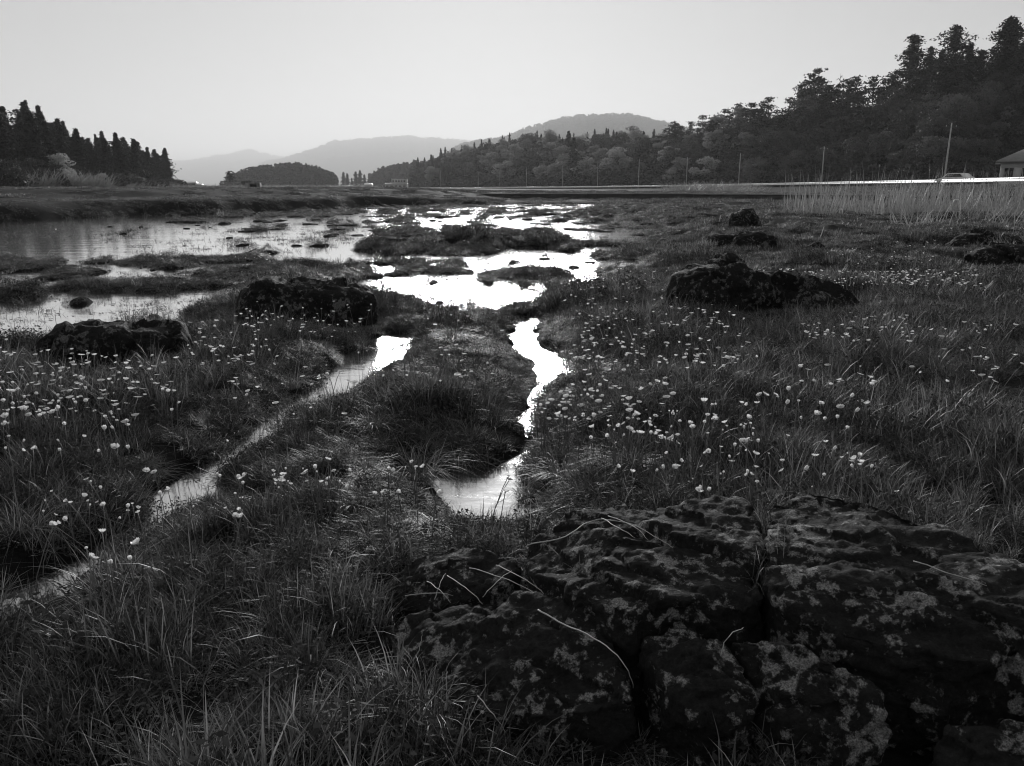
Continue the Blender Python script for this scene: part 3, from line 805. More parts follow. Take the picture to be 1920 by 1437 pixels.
def boulder(sil, base_v, label, seed, mat='rock_dark', thick=.5, amp=.045, group=None):
    um = (sil[0][0] + sil[-1][0]) / 2
    x0, d = (float(q) for q in on_z(um, base_v, 0.10))
    u = np.array([p[0] for p in sil], float); v = np.array([p[1] for p in sil], float)
    uu = np.linspace(u[0], u[-1], 90); vv = np.interp(uu, u, v)
    X, Z = at_depth(uu, vv, np.full(90, d))
    zb = H1(x0, d) - .12
    Z = np.maximum(Z, zb + .03); w = X[-1] - X[0]
    end = np.clip(np.minimum(np.arange(90), np.arange(90)[::-1]) / 9, 0, 1) ** .5
    D = thick * w * .5 * np.clip((Z - zb) / (Z.max() - zb), .05, 1) ** .5 * (0.25 + .75 * end)
    th = np.linspace(0, math.pi, 44)
    c = np.sign(np.cos(th)) * np.abs(np.cos(th)) ** .62; sn = np.sin(th) ** .62
    V = np.stack([np.repeat(X[:, None], 44, 1), d + D.max() * .55 - D[:, None] * c[None, :], zb + (Z - zb)[:, None] * sn[None, :]], -1).reshape(-1, 3)
    i = np.arange(89)[:, None] * 44; j = np.arange(43)[None, :]
    F = np.stack([i + j, i + j + 1, i + 44 + j + 1, i + 44 + j], -1).reshape(-1, 4)
    me = mesh('boulder', V, [F[:, ::-1], np.array([list(range(44))]), np.array([list(range(89 * 44, 90 * 44))[::-1]])])
    FOOT.append([(X[0] + .03, d), (x0 - w * .3, d - D.max() * .35), (x0 + w * .3, d - D.max() * .35), (X[-1] - .03, d), (x0 + w * .3, d + D.max() * 1.4), (x0 - w * .3, d + D.max() * 1.4)])
    return finish_rock('boulder', me, M[mat], label, amp * max(.6, min(w, 1.6)), .32 * max(.6, min(w, 1.6)), seed, group)
boulder([(52,664),(58,640),(75,620),(98,611),(130,614),(165,619),(200,616),(240,618),(280,617),(310,618),(328,640),(336,664)], 676, 'low dark boulder at the left edge of the near pond', 1, thick=.55)
boulder([(432,590),(438,560),(452,540),(480,526),(500,523),(530,531),(562,537),(600,541),(640,534),(672,534),(688,543),(699,557),(703,575)], 596, 'dark flat-topped boulder beside the middle pond', 2, thick=.5)
boulder([(1258,580),(1265,550),(1280,524),(1310,506),(1345,500),(1400,508),(1440,511),(1480,520),(1530,533),(1570,547),(1600,562),(1612,578)], 590, 'long dark boulder sloping down to the right in the meadow', 3, 'rock_dark', .42)
boulder([(1330,510),(1338,492),(1352,481),(1372,478),(1392,484),(1405,496),(1412,510)], 530, 'rounded knob of rock behind the long sloping boulder', 4, thick=.8)
boulder([(1378,466),(1384,446),(1398,437),(1425,435),(1448,440),(1460,455),(1462,468)], 470, 'round dark boulder in the middle distance of the meadow', 5, thick=.7)
boulder([(1326,456),(1335,444),(1360,440),(1385,442),(1396,456)], 460, 'low stone just left of the round dark boulder', 6, thick=.6)
boulder([(1372,424),(1373,403),(1384,399),(1395,392),(1412,392),(1422,405),(1428,416),(1428,424)], 426, 'small peaked rock pile farthest out in the marsh', 7, thick=.7)
boulder([(1516,472),(1526,458),(1534,452),(1545,460),(1555,472)], 474, 'little pointed stone alone in the meadow', 8, thick=.8)
boulder([(1790,468),(1797,452),(1815,440),(1850,436),(1890,437),(1912,448),(1925,466)], 472, 'rounded boulder near the right edge, farther of the two', 9, thick=.6)
boulder([(1832,497),(1838,478),(1856,465),(1890,461),(1925,464),(1960,478),(1968,497)], 502, 'dark boulder cut by the right edge, nearer of the two', 10, thick=.6)

def slab(name, pts, label, seed, under=.0, amp=.03, sc_=.26, vox=.0075, zb=-.06, mat='rock'):
    """broken slab: top outline given as pixel + height, sides dropped to the ground"""
    T = [tuple(float(c) for c in on_z(u, v, z)) + (z,) for u, v, z in pts]
    cx = sum(p[0] for p in T) / len(T); cy_ = sum(p[1] for p in T) / len(T)
    B = [(cx + (p[0] - cx) * (1 + under), cy_ + (p[1] - cy_) * (1 + under), zb) for p in T]
    n = len(T); bm = bmesh.new()
    vt = [bm.verts.new(p) for p in T]; vb = [bm.verts.new(p) for p in B]
    c = bm.verts.new((cx, cy_, sum(p[2] for p in T) / n + .03))
    for i in range(n):
        j = (i + 1) % n
        bm.faces.new((vt[i], vt[j], c)); bm.faces.new((vb[i], vb[j], vt[j], vt[i]))
    bm.faces.new(vb[::-1]); bmesh.ops.recalc_face_normals(bm, faces=bm.faces)
    me0 = bpy.data.meshes.new(name); bm.to_mesh(me0); bm.free()
    o = bpy.data.objects.new('tmp', me0); LINK(o)
    r = o.modifiers.new('r', 'REMESH'); r.mode = 'VOXEL'; r.voxel_size = vox
    sm = o.modifiers.new('s', 'SMOOTH'); sm.iterations = 4; sm.factor = .5
    dg = bpy.context.evaluated_depsgraph_get()
    me = bpy.data.meshes.new_from_object(o.evaluated_get(dg)); me.name = name
    bpy.data.objects.remove(o); bpy.data.meshes.remove(me0)
    FOOT.append([(p[0], p[1]) for p in T])
    return finish_rock(name, me, M[mat], label, amp, sc_, seed)
slab('rock_slab', [(978,1030,.30),(1010,1000,.33),(1060,968,.36),(1150,950,.38),(1290,946,.40),(1395,940,.41),(1425,1000,.40),(1412,1060,.39),(1440,1118,.37),(1400,1142,.36),(1290,1130,.355),(1180,1147,.35),(1120,1128,.34),(1060,1098,.32),(985,1068,.30)],
     'wide mossy slab in the left of the foreground outcrop', 21, .03)
slab('rock_slab', [(1425,940,.42),(1540,916,.44),(1640,936,.45),(1760,975,.45),(1860,1024,.44),(1990,1090,.43),(2140,1190,.42),(2190,1330,.38),(1930,1236,.36),(1800,1240,.36),(1680,1215,.36),(1560,1185,.36),(1500,1155,.37),(1452,1105,.39),(1442,1020,.41)],
     'largest mossy slab at the right of the foreground outcrop', 22, -.03)
slab('rock_slab', [(715,1110,.15),(745,1070,.19),(790,1040,.23),(850,1018,.26),(910,1020,.27),(960,1042,.27),(965,1075,.26),(930,1105,.24),(880,1125,.21),(800,1145,.17),(725,1145,.13)],
     'low pale-topped hump at the far left of the foreground outcrop', 23, .06, .025)
slab('rock_slab', [(712,1170,0.190),(780,1140,0.220),(880,1118,0.250),(990,1118,0.280),(1080,1140,0.290),(1150,1185,0.290),(1192,1255,0.270),(1188,1310,0.240),(1110,1335,0.220),(1000,1345,0.200),(900,1330,0.190),(800,1300,0.180),(735,1250,0.170)],
     'rounded block with pale lichen blotches in front of the outcrop', 24, .10, .035)
slab('rock_slab', [(1205,1195,0.300),(1260,1158,0.330),(1310,1160,0.330),(1345,1200,0.320),(1402,1260,0.300),(1416,1310,0.280),(1385,1345,0.260),(1310,1345,0.250),(1240,1285,0.270)],
     'narrow lichen-spotted block between two blocks of the outcrop', 25, .10, .028, .2)
slab('rock_slab', [(1362,1195,0.330),(1430,1186,0.350),(1495,1200,0.350),(1565,1238,0.340),(1640,1278,0.320),(1664,1320,0.300),(1605,1372,0.260),(1540,1388,0.240),(1470,1350,0.260),(1405,1265,0.290)],
     'slanting split block right of the narrow block', 26, .08, .03, .22)
slab('rock_slab', [(1742,1385,0.280),(1775,1345,0.300),(1850,1335,0.320),(1960,1340,0.320),(2010,1400,0.300),(1980,1480,0.260),(1760,1470,0.250)],
     'small lichen-covered block in the bottom right corner', 27, .12, .025, .18)
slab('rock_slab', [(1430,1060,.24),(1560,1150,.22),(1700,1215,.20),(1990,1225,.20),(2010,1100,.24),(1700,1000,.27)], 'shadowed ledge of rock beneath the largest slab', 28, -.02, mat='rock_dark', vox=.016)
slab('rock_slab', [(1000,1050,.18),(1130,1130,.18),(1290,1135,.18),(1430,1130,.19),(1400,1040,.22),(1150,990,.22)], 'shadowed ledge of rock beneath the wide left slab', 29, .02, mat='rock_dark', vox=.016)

# ================================================================== GRASS
def blades(n, rad, L0, L1, wid, bend, droop, seed, lean=.25, leafw=1.0):
    r = np.random.default_rng(seed)
    a = r.uniform(0, 2 * np.pi, n); q = rad * np.sqrt(r.uniform(0, 1, n))
    bx, by = np.cos(a) * q, np.sin(a) * q
    d = a + r.normal(0, .9, n); L = r.uniform(L0, L1, n)
    dx, dy = np.cos(d), np.sin(d); b = np.abs(r.normal(bend, bend * .5, n)); ln = lean * r.uniform(.2, 1.2, n)
    px, py = -dy, dx; tw = r.uniform(-.6, .6, n); px = px * np.cos(tw) + dx * np.sin(tw); py = py * np.cos(tw) + dy * np.sin(tw)
    V = []; K = 4
    for k in range(K + 1):
        t = k / K
        out = L * (ln * t + b * t * t); up = L * (t * (1 - .25 * ln) - (droop * .75) * b * t ** 2.6)
        w = wid * (1 - t ** 1.6) * (0.75 + .5 * t) * .5 * r.uniform(.8, 1.2, n) if k < K else 0
        c = np.stack([bx + dx * out, by + dy * out, up - .01], 1)
        if k < K:
            V += [c - np.stack([px * w, py * w, 0 * px], 1), c + np.stack([px * w, py * w, 0 * px], 1)]
        else: V += [c]
    V = np.stack(V, 1)                                # n, 2K+1, 3
    m = 2 * K + 1; o = np.arange(n)[:, None] * m
    Q = np.concatenate([o + np.array([2*k, 2*k+1, 2*k+3, 2*k+2]) for k in range(K - 1)])
    T = o + np.array([2*K-2, 2*K-1, 2*K])
    return V.reshape(-1, 3), Q, T, np.repeat(.85 * r.uniform(0, 1, n) ** 2.6, m)
def tuft(mat, *a, **k): return (mat,) + blades(*a, **k)
def herb_tuft(seed, n=46, rad=.055, h=.12, px=.009):
    r = np.random.default_rng(seed); a = r.uniform(0, 6.28, n); q = rad * np.sqrt(r.uniform(0, 1, n))
    C = np.stack([np.cos(a) * q, np.sin(a) * q, h * (r.uniform(.15, 1, n)) * (1 - .5 * (q / rad) ** 2)], 1)
    V, F = quads(C, px, .5, .35, seed); V2, Q2, T2, tn = blades(14, rad * .6, h * .7, h * 1.1, .0016, .3, .4, seed + 1)
    return 'herb', np.concatenate([V, V2]), np.concatenate([F, Q2 + len(V)]), T2 + len(V), np.concatenate([np.repeat(r.uniform(0, .8, n), 4), tn])
def patch(tufts, wts, n, rad, seed, s0=.75, s1=1.25, name='patch'):
    """a patch of sod: many tufts of several kinds in one shape to be repeated"""
    r = np.random.default_rng(seed); mats = sorted({t[0] for t in tufts}); wts = np.array(wts, float)
    V, Q, T, tn, mq, mt, b = [], [], [], [], [], [], 0
    for k in r.choice(len(tufts), n, p=wts / wts.sum()):
        mat, v, q, t, o = tufts[k]
        a = r.uniform(0, 6.28); ca, sa = math.cos(a), math.sin(a); sc_ = r.uniform(s0, s1)
        d = rad * math.sqrt(r.uniform(0, 1)); e = r.uniform(0, 6.28)
        w = np.stack([v[:, 0] * ca - v[:, 1] * sa, v[:, 0] * sa + v[:, 1] * ca, v[:, 2]], 1) * sc_ + np.array([d * math.cos(e), d * math.sin(e), 0])
        V.append(w); Q.append(q + b); T.append(t + b); tn.append(np.clip(o + r.uniform(-.1, .2), 0, 1)); b += len(v)
        mi = mats.index(mat); mq += [mi] * len(q); mt += [mi] * len(t)
    me = mesh(name, np.concatenate(V), [np.concatenate(Q), np.concatenate(T)])
    me.polygons.foreach_set('material_index', np.array(mq + mt, np.int32))
    at = me.attributes.new('tone', 'FLOAT', 'POINT'); at.data.foreach_set('value', np.concatenate(tn).astype(np.float32))
    for m_ in mats: me.materials.append(M[m_])
    return me
NEAR = [tuft('grass', 18, .035, .06, .15, .0034, .25, .5, i) for i in range(4)] + \
       [tuft('grass', 14, .030, .10, .21, .0042, .35, .8, 10 + i) for i in range(3)] + \
       [tuft('sedge', 26, .030, .06, .15, .0022, .75, 1.0, 20 + i) for i in range(3)] + \
       [herb_tuft(30), herb_tuft(31, 60, .07, .09), tuft('dry', 4, .06, .05, .15, .0017, .8, 1.1, 40)]
UPR = [3, 3, 3, 3, 2, 2, 2, 1, 1, 1, 1.5, 1.5, 1.3]; SED = [.6] * 4 + [.4] * 3 + [4] * 3 + [1, 1, .9]; TALL = [tuft('grass', 9, .03, .20, .36, .0046, .30, .7, 300 + i) for i in range(3)]
HRB = [2] * 4 + [1] * 3 + [1] * 3 + [3, 3, 1.1]
P_NEAR = [patch(NEAR + TALL, w + [.05] * 3, 17, .12, 400 + i) for i, w in enumerate((UPR, UPR, UPR, SED, SED, HRB, HRB))]
P_MID = [patch(NEAR, w, 20, .20, 420 + i) for i, w in enumerate((UPR, UPR, SED, SED, HRB))]
WIDE = [tuft('grass', 22, .07, .05, .13, .0065, .25, .5, 100 + i) for i in range(4)] + \
       [tuft('sedge', 30, .06, .05, .12, .0048, .6, .9, 110 + i) for i in range(3)] + \
       [herb_tuft(120, 60, .11, .09, .014), tuft('dry', 3, .08, .05, .14, .004, .7, 1.0, 121)]
P_WIDE = [patch(WIDE, w, 24, .42, 440 + i) for i, w in enumerate(([3, 3, 3, 3, 1, 1, 1, 1, .3], [3, 3, 3, 3, 1, 1, 1, 1, .3], [1, 1, 1, 1, 3, 3, 3, 1, .2], [1, 1, 1, 1, 2, 2, 2, 6, .2]))]
FARG = [tuft('grass', 34, .22, .06, .14, .016, .35, .6, 200 + i) for i in range(4)] + [tuft('sedge', 36, .2, .06, .12, .013, .6, .9, 210 + i) for i in range(3)]
P_FAR = [patch(FARG, [3, 3, 3, 3, 2, 2, 2], 16, .85, 460 + i) for i in range(4)]
def in_foot(x, y, pad=0.0):
    k = np.zeros(x.shape, bool)
    for P in FOOT:
        Q = np.array(P); m = (x > Q[:, 0].min() - pad) & (x < Q[:, 0].max() + pad) & (y > Q[:, 1].min() - pad) & (y < Q[:, 1].max() + pad)
        if m.any():
            d, i = seg_dist(x[m], y[m], P); k[m] |= i | (d < pad)
    return k
def grow(name, protos, r0, r1, rho, s0, s1, prad, label, seed, azm=41, deep=.01, shore=None):
    r = np.random.default_rng(seed)
    n = int(rho * math.pi * (r1 * r1 - r0 * r0) * 2 * azm / 360)
    rr = np.sqrt(r.uniform(r0 * r0, r1 * r1, n)); az = np.radians(r.uniform(-azm, azm, n))
    x, y = rr * np.sin(az), rr * np.cos(az)
    z = ground_h(x, y)
    if shore:
        k = (z > .004) & (z < shore) & (x < y * .35); x, y, z, rr = x[k], y[k], z[k], rr[k]; n = len(x)
    clump = fbm(x / .35 + 7, y / .35, o=2) * .5 + .5
    keep = (z > .012) & ((r.random(n) < .35 + .95 * clump) | (shore is not None)) & ~in_foot(x, y, prad * .35)
    weed = (z > -.22) & (z <= .012) & (r.random(n) < deep + .12 * smooth(.12, .4, fbm(x / 1.1 + 50, y / .6, o=3)) * (y > 2.0))
    keep |= weed
    wd = (z <= .012)[keep]
    x, y, z = x[keep], y[keep], np.maximum(z[keep], -.035); n = len(x)
    e = prad * .7
    gx = np.clip((ground_h(x + e, y) - ground_h(x - e, y)) / (2 * e), -.7, .7); gy = np.clip((ground_h(x, y + e) - ground_h(x, y - e)) / (2 * e), -.7, .7)
    sfield = marsh_field(x, y)
    u, v = pix(x, y, z)
    hgt = .45 + .55 * smooth(.03, .65, sfield) + .40 * fbm(x / .6, y / .6 + 3, o=3) + .3 * fbm(x / 2.5 + 9, y / 2.5, o=2)
    hgt *= 1 - .30 * smooth(6, 10, y)
    hgt *= np.where(in_foot(x, y, .2) & (y < 4), .6, 1.0) * np.where(in_foot(x, y, .45) & (y > 4), .45, 1.0)
    hgt *= .72 + .75 * smooth(-.15, .35, fbm(x / .22 + 31, y / .22, o=2))
    sc_ = r.uniform(s0, s1, n) * np.clip(hgt, .28, 1.25) * np.where(wd, .7, 1)
    rot = np.stack([np.arctan(gy) + r.normal(0, .05, n), -np.arctan(gx) + r.normal(0, .05, n)], 1)
    wz = np.clip(sc_, .7, 1.2)
    # spin first, then lean with the slope: rotate the slope into the spun frame
    return scatter(name, protos, np.stack([x, y, z], 1), r.integers(0, len(protos), n), np.zeros(n), np.stack([wz * r.choice([-1, 1], n), wz * r.choice([-1, 1], n), sc_], 1), label, rot)
grow('grass', P_NEAR, .55, 4.2, 140, .62, 1.0, .12, 'mixed grass and sedge round the foreground rocks', 301, azm=64)
grow('grass', P_MID, 4.2, 8.0, 48, .65, 1.0, .2, 'grass on the hummocks beside the channels', 302, azm=52)
grow('grass', P_WIDE, 8.0, 20, 11, .75, 1.15, .42, 'grass on the middle hummocks and meadow', 303, deep=.004, azm=46)
grow('grass', P_FAR, 20, 50, 2.2, .7, 1.15, .85, 'grass on the far hummocks and the left bank', 304, deep=.003)
grow('grass', P_FAR, 50, 130, .55, 1.5, 2.6, .85, 'grass on the banks beyond the marsh', 305)

grow('grass', P_NEAR, 3.5, 8.0, 60, .55, .9, .12, 'fringe of grass along the near channels', 306, shore=.07)
grow('grass', P_MID, 7.0, 17, 60, .5, .9, .2, 'fringe of grass round the small tussocks in the pond', 307, shore=.10)
grow('grass', P_WIDE, 17, 42, 9, .5, .85, .42, 'fringe of grass round the far tussocks', 308, shore=.12)
def water_weed():
    r = np.random.default_rng(99); n = 26000
    rr = np.exp(r.uniform(math.log(2.2), math.log(42), n)); az = np.radians(r.uniform(-40, 20, n)); x, y = rr * np.sin(az), rr * np.cos(az)
    z = ground_h(x, y)
    k = (z < -.01) & (fbm(x / .9 + 50, y / .28, o=3) + .5 * fbm(x / 4, y / 2, o=2) > .20) & (r.random(n) < np.where(x < -.35 * y, .25, .8))
    x, y = x[k], y[k]; n = len(x); sh = []
    for i in range(4):
        q = np.random.default_rng(500 + i); m = 7
        C = np.stack([q.normal(0, .05, m), q.normal(0, .03, m), np.full(m, .004)], 1)
        V, F = quads(C, .016, .35, .97, 500 + i); V[:, 2] = np.clip(V[:, 2], .002, .012)
        V2, Q2, T2, tn = blades(6, .05, .03, .10, .003, .5, .6, 520 + i)
        me = mesh('weed', np.concatenate([V, V2]), [np.concatenate([F, Q2 + len(V)]), T2 + len(V)])
        a = me.attributes.new('tone', 'FLOAT', 'POINT'); a.data.foreach_set('value', np.concatenate([np.full(len(V), .1), tn]).astype(np.float32))
        me.materials.append(M['grass']); sh.append(me)
    sc_ = np.clip(np.hypot(x, y) / 7, .5, 2.2) * r.uniform(.6, 1.3, n)
    scatter('water_weed', sh, np.stack([x, y, np.full(n, .001)], 1), r.integers(0, 4, n), r.uniform(0, 6.28, n), np.stack([sc_ * 1.3, sc_, sc_ ** .6], 1), 'floating weed and thin stems breaking the water surface')
water_weed()
def tussock(u, v, size, label, seed):
    x, y = (float(q) for q in on_z(u, v, .12)); z = H1(x, y)
    V, Q, T, tn = blades(170, .05 * size, .10 * size, .26 * size, .0024 * size ** .5, .75, 1.25, seed, lean=.35)
    V += np.array([x, y, max(z, 0.0)])
    me = mesh('sedge_tussock', V, [Q, T]); a = me.attributes.new('tone', 'FLOAT', 'POINT'); a.data.foreach_set('value', np.clip(tn + .18, 0, 1).astype(np.float32))
    tag(obj('sedge_tussock', me, M['sedge']), label, 'tussock')
for k, (u, v, sz, lb) in enumerate(((785,850,1.15,'pale drooping sedge tussock on the bank left of the small pool'),(700,800,.9,'drooping tussock left of the pale one on the central bank'),(860,820,.8,'small tussock leaning over the pool from the central bank'),
        (545,700,.9,'round tussock at the left bank of the left channel'),(620,770,.8,'tussock at the right bank of the left channel'),(1060,655,1.2,'dark rounded tussock on the right bank of the upper channel'),(1110,700,1.1,'tussock below the dark rounded one by the right channel'),
        (40,975,1.0,'drooping tussock at the far left below the flowers'),(1050,880,.8,'tussock at the right edge of the small pool'),(850,640,1.1,'tussock on the far end of the central bank'),(210,1130,1.0,'low shaggy tussock in the lower left grass'),(1600,760,1.0,'shaggy tussock in the right meadow'),
        (1180,905,.8,'tussock close behind the wide left slab'),(985,880,.6,'small dark tussock standing in the neck of the pool'))):
    tussock(u, v, sz, lb, 900 + k)
def crack_plants():
    r = np.random.default_rng(77); P = []
    for a, b, n in (((1432,950,.36),(1440,1130,.33),12),((1000,1060,.24),(1140,1140,.27),7),((1200,1200,.20),(1400,1190,.24),8),((985,1015,.26),(1300,940,.33),16),((1450,930,.38),(1900,1040,.36),20),((730,1150,.10),(930,1115,.20),8),((1200,1290,.12),(1390,1380,.12),8),((1660,1330,.12),(1760,1380,.1),7)):
        for k in range(n):
            t = r.uniform(0, 1); z = a[2] + (b[2] - a[2]) * t
            x, y = on_z(a[0] + (b[0] - a[0]) * t + r.normal(0, 8), a[1] + (b[1] - a[1]) * t + r.normal(0, 6), z); P.append((float(x), float(y), z))
    n = len(P); scatter('grass', P_CRACK, P, r.integers(0, len(P_CRACK), n), r.uniform(0, 6.28, n), r.uniform(.35, .85, n), 'little tufts rooted in the cracks of the outcrop')
P_CRACK = [patch(NEAR, w, 4, .035, 480 + i) for i, w in enumerate((UPR, SED, HRB))]
crack_plants()

# ================================================================== FLOWERS
def flower_shapes(seed, hgt, lean, cup, rad, tilt=0.0):
    r = np.random.default_rng(seed)
    top = Vector((lean * hgt, .3 * lean * hgt, hgt))
    st = MB(); st.tube([(0, 0, -.02), (lean * hgt * .2, 0, hgt * .45), (lean * hgt * .65, .15 * lean * hgt, hgt * .8), tuple(top)], [.0016, .0014, .0012, .0011], 5)
    V, Fq = [], []
    for k in range(5):
        a = k * 2 * math.pi / 5 + r.uniform(-.15, .15); ca, sa = math.cos(a), math.sin(a); L = rad * r.uniform(.9, 1.12); W = L * .52
        b = len(V)
        for (q, w) in ((.06, .12), (.45, .85), (.8, 1.0), (1.0, .55)):
            zz = L * (cup * q ** 1.5); o = L * q * (1 - .35 * cup * q)
            for sgn in (-1, 0, 1):
                V.append((top.x + ca * o - sa * W * w * sgn, top.y + sa * o + ca * W * w * sgn, top.z + zz + (.10 * L * abs(sgn))))
        for i in range(3):
            for j in range(2): Fq.append((b + i*3 + j, b + i*3 + j + 1, b + i*3 + j + 4, b + i*3 + j + 3))
    ct, sn_ = math.cos(tilt), math.sin(tilt)             # the head nods
    V = [(top.x + (p[0] - top.x) * ct + (p[2] - top.z) * sn_, p[1], top.z - (p[0] - top.x) * sn_ + (p[2] - top.z) * ct) for p in V]
    bl = mesh('bloom', V, np.array(Fq), True)
    ce = MB(); ce.tube([tuple(top + Vector((0, 0, -.001))), tuple(top + Vector((0, 0, .003))), tuple(top + Vector((0, 0, .0055)))], [rad * .26, rad * .24, rad * .1], 7)
    ms, mc = st.me('stem', True), ce.me('stamens', True)
    ms.materials.append(M['stem']); bl.materials.append(M['petal']); mc.materials.append(M['stamen'])
    return (hgt, top, ms, bl, mc)
FL = [flower_shapes(i, .24, l, c, rr_, tl) for i, (l, c, rr_, tl) in enumerate(((.05, .55, .0115, .2), (.18, .8, .012, .5), (.10, .35, .012, .7), (.30, .95, .010, .9), (.02, 1.5, .009, .1), (.14, .6, .0125, -.4), (.22, .25, .012, .3), (.08, 1.9, .008, .6)))]
DRIFT = [  # u0,u1,v0,v1,count,where
    (0,120,655,780,46,'in the drift at the left edge below the low dark boulder'),
    (100,330,668,770,60,'in the drift right under the low dark boulder'),
    (0,250,770,850,26,'in the thin scatter below the left drift'),
    (330,520,600,690,34,'on the tussocks between the two left boulders'),
    (440,700,560,625,52,'in front of the flat-topped boulder'),
    (480,760,520,560,14,'around the top of the flat-topped boulder'),
    (150,330,880,960,8,'beside the lowest bend of the left channel'),
    (60,260,940,1060,12,'low in the dark grass at the far left'),
    (330,460,880,970,9,'at the right bank of the lowest visible bend'),
    (510,660,880,915,15,'in the row of large blooms above the lower left grass'),
    (420,640,660,780,16,'on the right bank of the left channel'),
    (600,900,590,720,34,'scattered over the central tussock'),
    (700,960,840,930,7,'hanging over the small pool'),
    (1010,1110,715,800,28,'on the right bank of the right channel'),
    (1110,1260,690,830,52,'in the bright central drift above the rock slabs'),
    (1250,1420,750,900,34,'among the taller stems above the rock slabs'),
    (1080,1250,575,690,70,'on the rise left of the long sloping boulder'),
    (1250,1400,570,690,50,'directly below the long sloping boulder'),
    (1400,1530,505,540,50,'in the band right behind the long sloping boulder'),
    (1530,1700,508,535,55,'in the middle of the far meadow band'),
    (1700,1835,505,535,50,'at the right end of the far meadow band'),
    (1500,1700,590,640,36,'in the meadow right of the long sloping boulder'),
    (1700,1915,600,720,26,'by the right edge of the meadow'),
    (1420,1650,680,790,22,'in the tall grass of the right meadow'),
    (1400,1720,800,930,14,'in the grass just behind the largest slab'),
    (1150,1330,860,950,8,'close behind the wide left slab'),
    (1560,1760,450,500,26,'near the two boulders at the right edge'),
    (330,700,430,500,22,'on the low islands of the middle pond'),
    (640,1000,440,520,16,'on the mound in the middle pond'),
    (1060,1260,500,570,30,'on the near shore right of the middle pond'),
]
def place_flowers():
    r = np.random.default_rng(5); U, Vv, Wt = [], [], []
    for k, (u0, u1, v0, v1, n, w) in enumerate(DRIFT):
        n = int(n * 1.6); nc = max(2, n // 6); cx, cy_ = r.uniform(u0, u1, nc), r.uniform(v0, v1, nc); j = r.integers(0, nc, n)
        loose = r.random(n) < .65
        uu = np.where(loose, r.uniform(u0, u1, n), cx[j] + r.normal(0, .07 * (u1 - u0), n)); vv = np.where(loose, r.uniform(v0, v1, n), cy_[j] + r.normal(0, .07 * (v1 - v0), n))
        U.append(uu); Vv.append(vv); Wt.append(np.full(n, k))
    for u, v in ((540,905),(575,903),(615,862),(165,940),(182,942),(98,922),(240,958),(530,894),(945,838),(1077,748),(1110,768),(1140,770),(1270,772),(1320,792),(1362,800),(1340,780),(1612,855),(1523,915),(1385,852),(1404,822),(170,1045),(100,985),(780,877),(820,928),(955,900),(425,828),(1475,758),(1670,762)):
        k = min(range(len(DRIFT)), key=lambda i: math.hypot((DRIFT[i][0] + DRIFT[i][1]) / 2 - u, (DRIFT[i][2] + DRIFT[i][3]) / 2 - v))
        U.append([u]); Vv.append([v]); Wt.append([k])
    U, Vv, Wt = np.concatenate(U), np.concatenate(Vv), np.concatenate(Wt)
    hs = r.uniform(.10, .22, len(U)); z = np.full(len(U), .32)
    for _ in range(7):
        x, y = on_z(U, Vv, z); h = terrain(x, y); z = .5 * z + .5 * (np.maximum(h, -.02) + hs)
    x, y = on_z(U, Vv, z); h = terrain(x, y)
    ok = (h > -.10) & ~in_foot(x, y, .02)
    x, y, z, h, Wt = x[ok], y[ok], z[ok], h[ok], Wt[ok]
    hs = np.clip(z - h, .10, .36)
    o = np.argsort(y); n = len(o)
    for c, i in enumerate(o[:300]):
        f = FL[r.integers(0, len(FL))]; a = r.uniform(0, 6.28); sz = r.uniform(.45, 1.4) * (.8 if y[i] < 2.8 else 1.05)
        kz = hs[i] / f[0]
        e = empty('buttercup', (x[i] - (f[1].x * math.cos(a) - f[1].y * math.sin(a)), y[i] - (f[1].x * math.sin(a) + f[1].y * math.cos(a)), h[i]), 'small white flower ' + DRIFT[Wt[i]][5], 'flower', 'flowers ' + DRIFT[Wt[i]][5], a)
        q = obj('stem', f[2], None, e); q.scale = (1, 1, kz)
        for m_ in (f[3], f[4]):
            q = obj(m_.name.split('.')[0], m_, None, e); q.scale = (sz, sz, sz)
            q.location = (f[1].x * (1 - sz), f[1].y * (1 - sz), f[1].z * kz - f[1].z * sz)
    # the rest, too far off to tell apart
    shapes = []
    for f in FL:
        V, Q, T, mi = [], [], [], []
        me = bpy.data.meshes.new('far_flower'); bm = bmesh.new()
        for m_, k in ((f[2], 0), (f[3], 1)):
            st = len(bm.faces); bm.from_mesh(m_); bm.faces.ensure_lookup_table()
            for q in bm.faces[st:]: q.material_index = k
        bm.to_mesh(me); bm.free(); me.materials.append(M['stem']); me.materials.append(M['petal']); shapes.append(me)
    k = o[300:]
    scatter('flowers', shapes, np.stack([x[k], y[k], h[k]], 1), r.integers(0, len(shapes), len(k)), r.uniform(0, 6.28, len(k)), np.stack([r.uniform(.8, 1.6, len(k))] * 2 + [hs[k] / .24], 1), 'small white flowers dotted over the far grass')
place_flowers()

